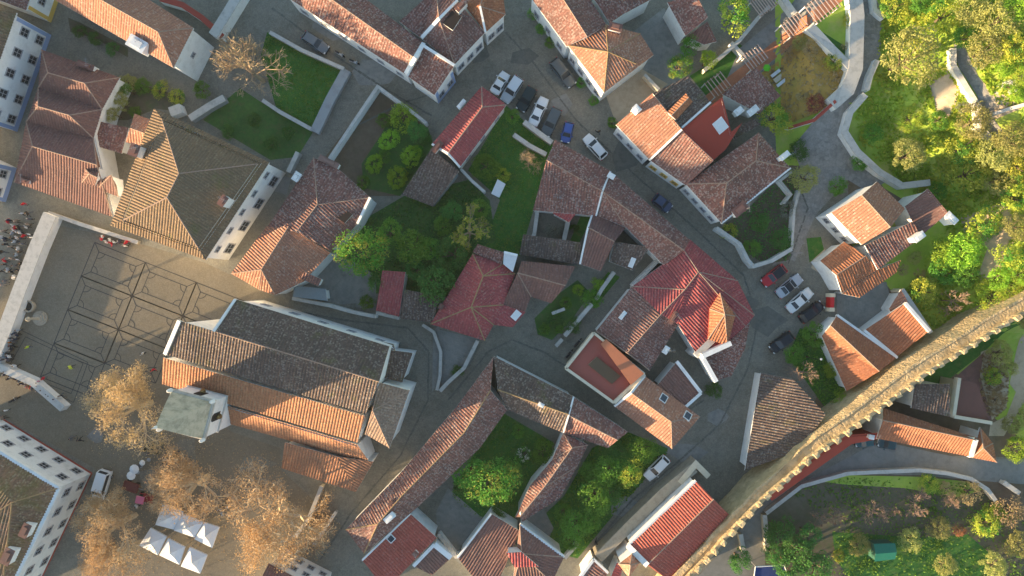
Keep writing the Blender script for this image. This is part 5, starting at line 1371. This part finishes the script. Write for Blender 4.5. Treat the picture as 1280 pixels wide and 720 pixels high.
# ------------------------------------------------------------------ furniture of the square, walls, pergolas
def build_misc():
    canvas = plaster('white_canvas', (.72, .72, .71), (.5, .5, .5), .25, .5)
    corners = [((204, 629), (229, 640), (217, 662), (194, 656), "white pitched canopy, left one of the upper row beside the plane trees"), ((228, 642), (254, 653), (243, 672), (217, 663), "white pitched canopy in the middle of the upper row"), ((255, 653), (274, 659), (265, 685), (243, 674), "white pitched canopy at the right end of the upper row"),
               ((188, 660), (208, 671), (197, 694), (174, 682), "white pitched canopy at the left end of the lower row"), ((210, 673), (231, 684), (224, 706), (199, 694), "white pitched canopy in the middle of the lower row"), ((237, 684), (259, 694), (250, 717), (226, 708), "white pitched canopy at the right end of the lower row")]
    for q in corners:
        z = 2.5; c = [P(*p, z) for p in q[:4]]; ce = sum(c, Vector()) / 4
        root = empty('market_canopy', (ce.x, ce.y, 0)); tag(root, q[4], 'canopy', 'white canopies under the plane trees')
        c = [p - Vector((ce.x, ce.y, 0)) for p in c]; ap = Vector((0, 0, 3.5)); mb = MB()
        for i in range(4):
            a, b = c[i], c[(i + 1) % 4]
            m1 = (a + ap) / 2 - Vector((0, 0, .18)); m2 = (b + ap) / 2 - Vector((0, 0, .18))
            mb.face((b, a, m1, m2)); mb.face((m2, m1, ap)); lo = Vector((0, 0, .3)); mb.face((a, b, b - lo, a - lo))
        mb.build('canvas_roof', canvas, root)
        for p in c:
            mb = MB(); k = p * .96; mb.tube((k.x, k.y, 0), (k.x, k.y, z - .02), .035, .035, 6); mb.build('leg', METAL, root)
    # round parasols, benches and the red vehicles
    for x, y, r_, lb in ((167, 587, .75, "round white parasol, upper of the pair by the red flat cart"), (163, 595, .7, "round white parasol, lower of the pair by the red flat cart"), (177, 579, .45, "small round white parasol away from the pair")):
        p = P(x, y, 2.2); root = empty('parasol', (p.x, p.y, 0)); tag(root, lb, 'parasol', 'round parasols by the red cart')
        mb = MB(); mb.lathe((0, 0, 2.0), ((r_, 0), (r_ * .98, .04), (r_ * .5, .28), (.05, .42)), 10); mb.build('parasol_top', canvas, root)
        mb = MB(); mb.tube((0, 0, .1), (0, 0, 2.4), .03, .03, 6); mb.lathe((0, 0, 0), ((.3, 0), (.3, .1), (.06, .14)), 10); mb.build('pole', METAL, root)
    redp = paint('red_paint', (.3, .03, .035)); pinkp = paint('pink_paint', (.65, .15, .25))
    a, b = P(153, 605, .8), P(174, 612, .8); c = (a + b) / 2; an = math.atan2((b - a).y, (b - a).x)
    root = empty('flat_cart', (c.x, c.y, .02), an); tag(root, "dark red flat cart with low sides beside the white van", 'cart')
    mb = MB(); mb.box((0, 0, .6), 2.3, 1.35, .12); 
    for sx, sy, lx, ly in ((0, .66, 2.3, .06), (0, -.66, 2.3, .06), (1.13, 0, .06, 1.26), (-1.13, 0, .06, 1.26)): mb.box((sx, sy, .72), lx, ly, .28)
    mb.build('cart_bed', simple('dull_red_wood', (.2, .06, .055), .8), root)
    for sx in (-.7, .7):
        for sy in (-1, 1):
            w = MB(); w.tube((sx, sy * .6, .3), (sx, sy * .74, .3), .3, .3, 12); w.build('wheel', RUBBER, root)
    mb = MB(); mb.tube((1.1, 0, .55), (1.9, 0, .45), .05, .05, 6); mb.build('drawbar', METAL, root)
    a, b = P(172, 621, .8), P(191, 625, .8); c = (a + b) / 2; an = math.atan2((b - a).y, (b - a).x)
    root = empty('buggy', (c.x, c.y, .02), an); tag(root, "small red and pink open buggy in front of the canopies", 'buggy')
    mb = MB(); mb.box((0, 0, .35), 2.2, 1.25, .4, 0, .95); mb.box((.8, 0, .75), .5, 1.1, .2, 0, .8); mb.build('body', redp, root)
    mb = MB(); mb.box((-.35, -.05, 1.72), 1.3, 1.2, .07, 0, .92); mb.build('sun_roof', pinkp, root)
    mb = MB()
    for sx in (-.9, .22):
        for sy in (-.52, .5): mb.tube((sx, sy, .7), (sx, sy, 1.74), .03, .03, 6)
    mb.build('roof_post', METAL, root)
    mb = MB(); mb.box((-.6, 0, .75), .45, 1.0, .15); mb.box((-.85, 0, .8), .12, 1.0, .5); mb.build('seat', PLASTIC, root)
    for sx in (-.75, .75):
        for sy in (-1, 1):
            w = MB(); w.tube((sx, sy * .54, .28), (sx, sy * .7, .28), .28, .28, 12); w.build('wheel', RUBBER, root)
    p = P(48, 398, .5); root = empty('stone_pillory', (p.x, p.y, 0)); tag(root, "grey stone pillory on a round stepped base, on the plaza by the white wall", 'pillory')
    mb = MB(); mb.lathe((0, 0, 0), ((1.15, 0), (1.15, .22), (.85, .22), (.85, .44), (.55, .44), (.55, .66)), 16); mb.build('stepped_base', WM['stone'], root)
    mb = MB(); mb.lathe((0, 0, .66), ((.3, 0), (.24, .2), (.2, 1.8), (.26, 1.9), (.38, 2.15), (.3, 2.4), (.08, 2.8)), 10); mb.build('column', WM['stone'], root)
    p = P(36, 383, .4); root = empty('stone_fountain', (p.x, p.y, 0)); tag(root, "dark round stone fountain basin against the broad white wall", 'fountain')
    mb = MB(); mb.lathe((0, 0, 0), ((.9, 0), (.95, .7), (.7, .7), (.66, .35)), 16); mb.build('basin', WM['stone'], root)
    mb = MB(); mb.lathe((0, 0, .36), ((.67, 0), (.67, .06)), 16); mb.build('water', simple('basin_water', (.02, .03, .03), .1), root)
    # two wheelers
    def bike(label, x, y, deg, col):
        p = P(x, y, .5); root = empty('motor_scooter', (p.x, p.y, .02), math.radians(deg)); tag(root, label, 'scooter', 'parked motor scooters')
        mb = MB(); mb.box((-.35, 0, .45), .8, .34, .3, 0, .8); mb.box((.25, 0, .3), .5, .3, .1); mb.box((.55, 0, .35), .14, .42, .6, 0, .7); mb.build('body', paint('scooter_paint', col), root)
        mb = MB(); mb.box((-.3, 0, .76), .75, .28, .1, 0, .9); mb.build('seat', PLASTIC, root)
        mb = MB(); mb.tube((.55, -.36, 1.02), (.55, .36, 1.02), .025, .025, 6); mb.tube((.66, 0, .35), (.55, 0, 1.02), .04, .03, 6); mb.build('handlebar', METAL, root)
        for sx in (-.55, .72):
            mb = MB(); mb.tube((sx, -.06, .26), (sx, .06, .26), .26, .26, 12); mb.build('wheel', RUBBER, root)
    bike("dark scooter against the red terrace house's alley wall, upper one", 722, 429, 50, (.03, .035, .05)); bike("dark scooter against the red terrace house's alley wall, lower one", 711, 443, 50, (.04, .04, .045)); bike("black scooter standing by the stone wall of the lower lane", 787, 643, 40, (.02, .02, .02))
    bike("white scooter behind the grey car at the west lawn corner", 424, 67, -28, (.6, .6, .6)); bike("second pale scooter at the west lawn's corner", 442, 77, -20, (.5, .52, .54)); bike("dark scooter parked beneath the lower white wall", 17, 500, 30, (.03, .03, .04))
    # bins and a green cabin, blue canopy
    c4 = [P(*q, 2.2) for q in ((1092, 680), (1119, 679), (1119, 699), (1093, 702))]; ce = sum(c4, Vector()) / 4
    root = empty('green_cabin', (ce.x, ce.y, 0)); tag(root, "small green-roofed cabin among the olive bushes", 'cabin'); q = [v - Vector((ce.x, ce.y, 0)) for v in c4]
    rg = simple('green_sheet', (.02, .16, .1), .5); mb = MB()
    r0, r1 = (q[0] + q[3]) / 2 + Vector((0, 0, .45)), (q[1] + q[2]) / 2 + Vector((0, 0, .45))
    mb.face((q[1], q[0], r0, r1)); mb.face((q[3], q[2], r1, r0)); lo = Vector((0, 0, -.1))
    for a, b in ((q[0], q[1]), (q[2], q[3])): mb.face((a, b, b + lo, a + lo))
    mb.build('roof', rg, root); mb = MB(); mb.prism([v.xy * .9 for v in q], 0, 2.2); mb.face((q[0] * .9, q[3] * .9, r0 * .9)); mb.build('wall', simple('green_boards', (.03, .1, .07), .8), root)
    c4 = [P(*q_, 2.3) for q_ in ((944, 708), (980, 706), (990, 735), (940, 738))]; ce = sum(c4, Vector()) / 4
    root = empty('blue_canopy', (ce.x, ce.y, 0)); tag(root, "dark blue canopy with a white rim at the bottom edge by the dark thicket", 'canopy'); q = [v - Vector((ce.x, ce.y, 0)) for v in c4]
    mb = MB(); mb.prism([v.xy for v in q], 2.2, 2.34); mb.build('canvas_roof', simple('navy_canvas', (.03, .05, .16), .8), root)
    mb = MB()
    for i in range(4): a, b = q[i] + Vector((0, 0, .1)), q[(i + 1) % 4] + Vector((0, 0, .1)); mb.tube(a, b, .09, .09, 6)
    mb.build('rim', WM['white'], root)
    for v in q: mb = MB(); mb.tube((v.x * .95, v.y * .95, 0), (v.x * .95, v.y * .95, 2.21), .05, .05, 6); mb.build('leg', METAL, root)
    mb = MB(); 
    for x, y, sx in ((1059, 383, 1.0),): pass
    root = empty('red_banner_wall', (P(1040, 378, 1).x, P(1040, 378, 1).y, 0)); root.name = 'red_gate'; tag(root, "bright red gate panel between two pale posts beside the black parked car", 'gate')
    a, b = P(1041, 369, 1.7), P(1040, 387, 1.7); o_ = Vector((root.location.x, root.location.y, 0)); a -= o_; b -= o_; d = (b - a).xy
    mb = MB(); m = (a + b) / 2; mb.box((m.x, m.y, .05), d.length, .55, 1.65, math.atan2(d.y, d.x)); mb.build('panel', paint('gate_red', (.55, .015, .015)), root)
    for v in (a, b): mb = MB(); mb.box((v.x, v.y, 0), .75, .6, 1.8); mb.build('post', WM['cream'], root)
    # sun loungers and table on the dry garden's terrace
    for x, y, lb in ((969, 92, "white sun lounger, left of three by the speckled cottage"), (973, 98, "cream sunlit table between the two white loungers"), (976, 104, "white sun lounger, right of three by the speckled cottage")):
        p = PH(x, y, .4); tb = 'table' in lb; root = empty('terrace_table' if tb else 'sun_lounger', (p.x, p.y, p.z - .36), math.radians(38)); tag(root, lb, 'table' if tb else 'sun lounger')
        mb = MB(); mb.box((0, 0, .32), 1.5, .75 if tb else .5, .08); 
        if not tb: mb.box((.62, 0, .4), .5, .5, .14)
        mb.build('top' if tb else 'mattress', WM['cream'] if tb else canvas, root)
        for sx in (-.6, .6):
            for sy in (-.2, .2): mb = MB(); mb.box((sx, sy, 0), .06, .06, .33); mb.build('leg', METAL, root)
    p = PH(956, 87, 1); root = empty('green_parasol', (p.x, p.y, p.z - 1)); tag(root, "bright lime green square parasol at the speckled cottage corner", 'parasol')
    mb = MB(); mb.lathe((0, 0, 1.9), ((.6, 0), (.3, .22), (.03, .35)), 6); mb.build('parasol_top', simple('lime_canvas', (.12, .5, .03), .8), root); mb = MB(); mb.tube((0, 0, 0), (0, 0, 2.2), .03, .03, 6); mb.build('pole', METAL, root)
    # pergolas: slats over the terracotta walk
    SL = simple('pergola_slat', (.5, .36, .3), .8)
    for px, py, w, l, ang, n, lb in ((897, 106, 3.6, 3.0, 37, 6, "dim slatted pergola at the shaded lower end of the terracotta walk"), (943, 72, 3.4, 3.2, 37, 7, "dark slatted pergola over the terracotta walk by the lime green parasol"), (993, 31, 3.2, 3.2, 37, 7, "sunlit slatted pergola in the middle of the terracotta walk"), (1028, 8, 4.2, 4.2, 37, 8, "sunlit slatted pergola at the top edge of the terracotta walk"), (955, 4, 3.6, 3.2, 37, 9, "slatted pergola at the top edge beside the yellow-green sunlit tree")):
        p = PH(px, py, 2.3); root = empty('pergola', (p.x, p.y, p.z - 2.3), math.radians(ang)); tag(root, lb, 'pergola', 'pergolas over the terracotta walk')
        mb = MB()
        for i in range(n): mb.box((-l / 2 + l * i / (n - 1), 0, 2.3), .13, w * .8, .08)
        mb.build('slats', SL, root)
        for sy in (-1, 1):
            mb = MB(); mb.box((0, sy * w * .36, 2.14), l, .14, .16); mb.build('beam', WOOD, root)
            for sx in (-1, 1): mb = MB(); mb.box((sx * l * .47, sy * w * .36, -.5), .16, .16, 2.64); mb.build('leg', WM['white'], root)
    # garden walls
    W = wall
    W("broad white wall with a wide pale top between the crowd street and the square", "62,268 44,310 24,362 6,410 -20,470", 1.9, 2.0, 'white', 'coping')
    W("long pale wall along the lower edge of the square, onlookers in front", "-40,440 0,460 40,478 78,511", 1.6, 1.0, 'white', 'coping')
    W("narrow stone wall from the white wall to the town hall corner", "60,266 100,280 172,303", 1.0, .5, 'stone')
    W("low wall with tiled top around the west lawn's lane side", "337,40 376,62 430,86", 1.2, .5, 'stone')
    W("thick grey stone wall on the west lawn's right side", "433,87 412,125 393,165", 1.0, 1.4, 'grey', 'grey')
    W("green-topped low wall on the lower side of the west lawn", "328,125 350,140 390,162", .9, .5, 'stone')
    W("white wall corner enclosing the walled court with the ball bushes", "405,208 437,160 472,108 505,132 533,154", 2.0, .4, 'white')
    W("grey lane wall between the town hall and the west garden", "372,190 360,215", 1.6, .6, 'grey')
    W("white kinked wall between the red gabled house and the garden hut", "576,211 590,226 606,240", 1.8, .35, 'white')
    W("stone fence wall around the small parking plot gate", "655,152 672,165 690,178", 1.4, .7, 'stone', 'coping')
    W("second stone wall of the small plot beside the middle lawn", "642,168 662,182 683,193", 1.2, .6, 'stone', 'coping')
    W("white wall along the lane below the grey court", "365,373 412,382 440,390 470,396", 1.8, .45, 'white')
    W("white wall under the small red shed", "470,391 498,398", 2.2, .4, 'white')
    W("curved low stone kerb wall at the wedge shaped court", "528,406 542,415 551,440 550,470 546,488", .7, .4, 'stone')
    W("kinked stone wall on the right of the wedge shaped court", "597,426 580,460 560,478 550,489", 1.2, .5, 'stone')
    W("white wall beside the steep alley, upper part", "768,340 752,362 745,375", 1.4, .5, 'white')
    W("long white wall beside the steep alley, lower part", "740,380 718,406 706,420", 1.4, .55, 'white')
    W("short white wall stub at the alley foot", "703,424 695,433", 1.2, .45, 'white')
    W("pale wall enclosing the patio by the mossy low roof", "672,262 668,292 655,318", 1.2, .5, 'grey')
    W("grey low wall beside the narrow green strip", "712,268 705,300", 1.2, .6, 'grey')
    W("L-shaped white wall behind the terrace house courtyard", "792,357 826,322 813,309", 2.6, .5, 'white')
    W("long white street wall curving to the wide bend", "896,285 925,305 935,325 942,333 965,326 990,311", 2.0, .5, 'white')
    W("tall white chimney-like wall rising from the hidden courtyard", "870,445 899,417", 5.5, .9, 'white')
    W("white lane wall of the shaded house garden, by the pale steps", "1000,237 993,262 990,311", 1.6, .3, 'white')
    W("stepped white patio wall below the hipped roof", "990,215 975,226 989,243 980,254", 1.6, .3, 'white')
    W("thick white wall curving along the hill path's town side", "1068,-20 1072,20 1071,55 1070,85 1060,112 1040,130", 1.6, 2.0, 'white', 'coping')
    W("white wall with red edge above the triangular green", "1012,32 1040,60 1066,86", 1.5, 1.0, 'white', 'coping')
    W("white red-topped wall along the foot of the dry garden", "985,160 1018,150 1045,126", 1.5, .4, 'white', 'red')
    W("pale kinked wall on the right of the hill path top", "1090,-20 1094,12 1106,22", 1.2, .6, 'white', 'coping')
    W("pale wall beside the largest olive tree", "1097,75 1088,95 1084,112", 1.3, .7, 'white', 'coping')
    W("long white wall curving from the olive slope to the golden roof house", "1082,118 1063,140 1056,165 1072,190 1100,215 1128,232 1163,228", 1.5, .9, 'white', 'coping')
    W("white wall hedging the upper path on the hill", "1192,60 1192,82 1210,112 1223,135 1223,158 1240,176", 1.1, .6, 'white', 'coping')
    W("low stone wall at the sandy terrace near the right edge", "1240,143 1262,136 1290,128", 1.0, .4, 'stone')
    W("curved pale wall along the outer road above the orchard", "958,642 1002,608 1060,592 1100,590 1150,588 1185,592 1215,599 1235,612 1245,626", 1.1, .5, 'coping', 'coping')
    W("short lane wall running down from the road wall's left end", "956,644 960,690", 1.2, .6, 'stone')
    W("short pale wall stub on the lower lane outside the town wall", "926,668 930,690", 1.0, .6, 'stone')
    W("old stone wall along the lower lane beside the red chapel roof", "748,698 790,655 830,616 868,585", 3.0, 1.5, 'stone', 'stone')
    W("short sunlit stone wall end above the red chapel roof", "850,604 870,580 886,596", 3.2, .8, 'stone', 'cream')
    W("pale stone ramp wall between the flecked roof house and the town wall", "915,640 945,612 985,580 1012,560", 1.5, .4, 'stone', 'coping')
    W("white long wall edging the yellow garden lane", "880,88 905,68 925,50 948,22 962,8", 1.4, .5, 'cream', 'coping')
    W("short white cross wall in the terrace lane", "978,-4 994,18", 1.4, .6, 'white')
    W("short white cross wall by the shaded lawn", "914,53 932,72", 1.3, .5, 'white')
    W("sunlit garden wall behind the yellow spiky tree", "806,93 816,104 824,112", 1.6, .4, 'cream')
    W("curved red-topped wall in the top yard beside the orange-red roof", "200,-2 228,6 252,22 268,36 278,46", 1.8, .8, 'white', 'red')
    W("straight white lane wall climbing to the top edge", "266,44 280,22 302,-14", 2.4, 1.4, 'white', 'coping')
    W("pale wall and steps below the pale leafless tree", "237,148 262,132 280,122", 1.4, 1.0, 'grey', 'coping')
    W("white wall block of the yellow garden by the town hall", "212,140 226,135", 1.8, 1.4, 'white')
    W("low wall by the largest plane tree and the stepped lane", "402,608 385,650 368,672", 1.5, .5, 'stone', 'coping')
    W("dark lane wall below the long narrow house", "420,640 392,682", 1.0, .4, 'grey')
    W("white corner yard wall of the small brown cottage", "596,693 570,696 548,668", 1.6, .5, 'white')
    W("white wall edge between south yard and plain brown house", "612,643 592,672 573,698", 1.4, .3, 'white')
    W("white parapet wall around the sunken lawn's upper corner", "716,560 702,580", 1.0, .4, 'grey')
    W("white gate wall of the lower lane garden", "706,698 722,680", 1.2, .5, 'white')
    W("pale lit wall on the pent roof's park side", "1128,362 1164,416", 3.0, .6, 'cream', 'coping')
    W("pale low wall at the road's far right end", "1255,603 1275,617", 1.0, .6, 'coping')
    W("pink-white yard wall behind the dark red terrace", "1140,500 1143,472", 3.0, .4, 'white')
    W("terrace wall of the tiny water garden by the red hipped house", "706,386 690,392", 1.2, .4, 'coping')


def street_lamp(label, x, y):
    p = P(x, y, 0); root = empty('street_lamp', (p.x, p.y, 0)); tag(root, label, 'street lamp')
    mb = MB(); mb.lathe((0, 0, 0), ((.14, 0), (.12, .5), (.05, .6), (.045, 3.6)), 8); mb.build('pole', PLASTIC, root)
    mb = MB(); mb.tube((0, 0, 3.55), (.7, 0, 3.75), .03, .03, 6); mb.build('arm', PLASTIC, root)
    mb = MB(); mb.lathe((.7, 0, 3.35), ((.1, 0), (.18, .3), (.2, .36), (.03, .5)), 6); mb.build('lantern', LAMP, root)


# ------------------------------------------------------------------ run
build_ground()
town_wall()
bell_tower()
build_trees()
build_cars()
build_people()
build_misc()
street_lamp("white street lamp pole in the ivy beside the bare twiggy tree", 1008, 446)
street_lamp("dark street lamp at the upper path's end of the hillside", 1238, 160)

# thin evening haze over the town
hz = MB(); hz.box((0, 0, -1), 420, 320, 115); hm = bpy.data.materials.new('haze'); hm.use_nodes = True
for n_ in list(hm.node_tree.nodes):
    if n_.type == 'BSDF_PRINCIPLED': hm.node_tree.nodes.remove(n_)
pv = hm.node_tree.nodes.new('ShaderNodeVolumePrincipled'); pv.inputs['Color'].default_value = (.93, .93, .9, 1); pv.inputs['Density'].default_value = .00009; pv.inputs['Anisotropy'].default_value = .2
hm.node_tree.links.new(pv.outputs[0], hm.node_tree.nodes['Material Output'].inputs['Volume'])
ho = hz.build('haze', hm); ho['kind'] = 'stuff'; ho['label'] = 'thin pale haze in the air over the town'

# ------------------------------------------------------------------ light, sky, camera
AZ, EL = math.radians(24), math.radians(6.6)     # light travels towards the right and a little up
d = Vector((math.cos(EL) * math.cos(AZ), math.cos(EL) * math.sin(AZ), -math.sin(EL)))
sun = bpy.data.lights.new('sun', 'SUN'); sun.energy = 4.5; sun.angle = math.radians(.6); sun.color = (1.0, .74, .44)
so = bpy.data.objects.new('sun', sun); COL.objects.link(so); so.rotation_euler = d.to_track_quat('-Z', 'Y').to_euler()
w = bpy.data.worlds.new('World'); SC.world = w; w.use_nodes = True
sk = w.node_tree.nodes.new('ShaderNodeTexSky'); sk.sky_type = 'NISHITA'; sk.sun_disc = False
sk.sun_elevation = EL; sk.sun_rotation = math.atan2(-d.x, -d.y); sk.altitude = 100; sk.air_density = 1.0; sk.dust_density = .8; sk.ozone_density = 1.6
bg = w.node_tree.nodes['Background']; bg.inputs['Strength'].default_value = .15
w.node_tree.links.new(sk.outputs[0], bg.inputs['Color'])
cam = bpy.data.cameras.new('camera'); cam.sensor_width = 36; cam.lens = FOC / 1280 * 36; cam.clip_end = 4000
co = bpy.data.objects.new('camera', cam); co.location = (0, 0, CAM_Z); COL.objects.link(co); SC.camera = co
vs = SC.view_settings; vs.view_transform = 'Standard'; vs.look = 'None'; vs.exposure = 1.78; vs.gamma = 1
try: vs.use_curve_mapping = False
except Exception: pass
SC.cycles.max_bounces = 5
SC.cycles.use_denoising = True
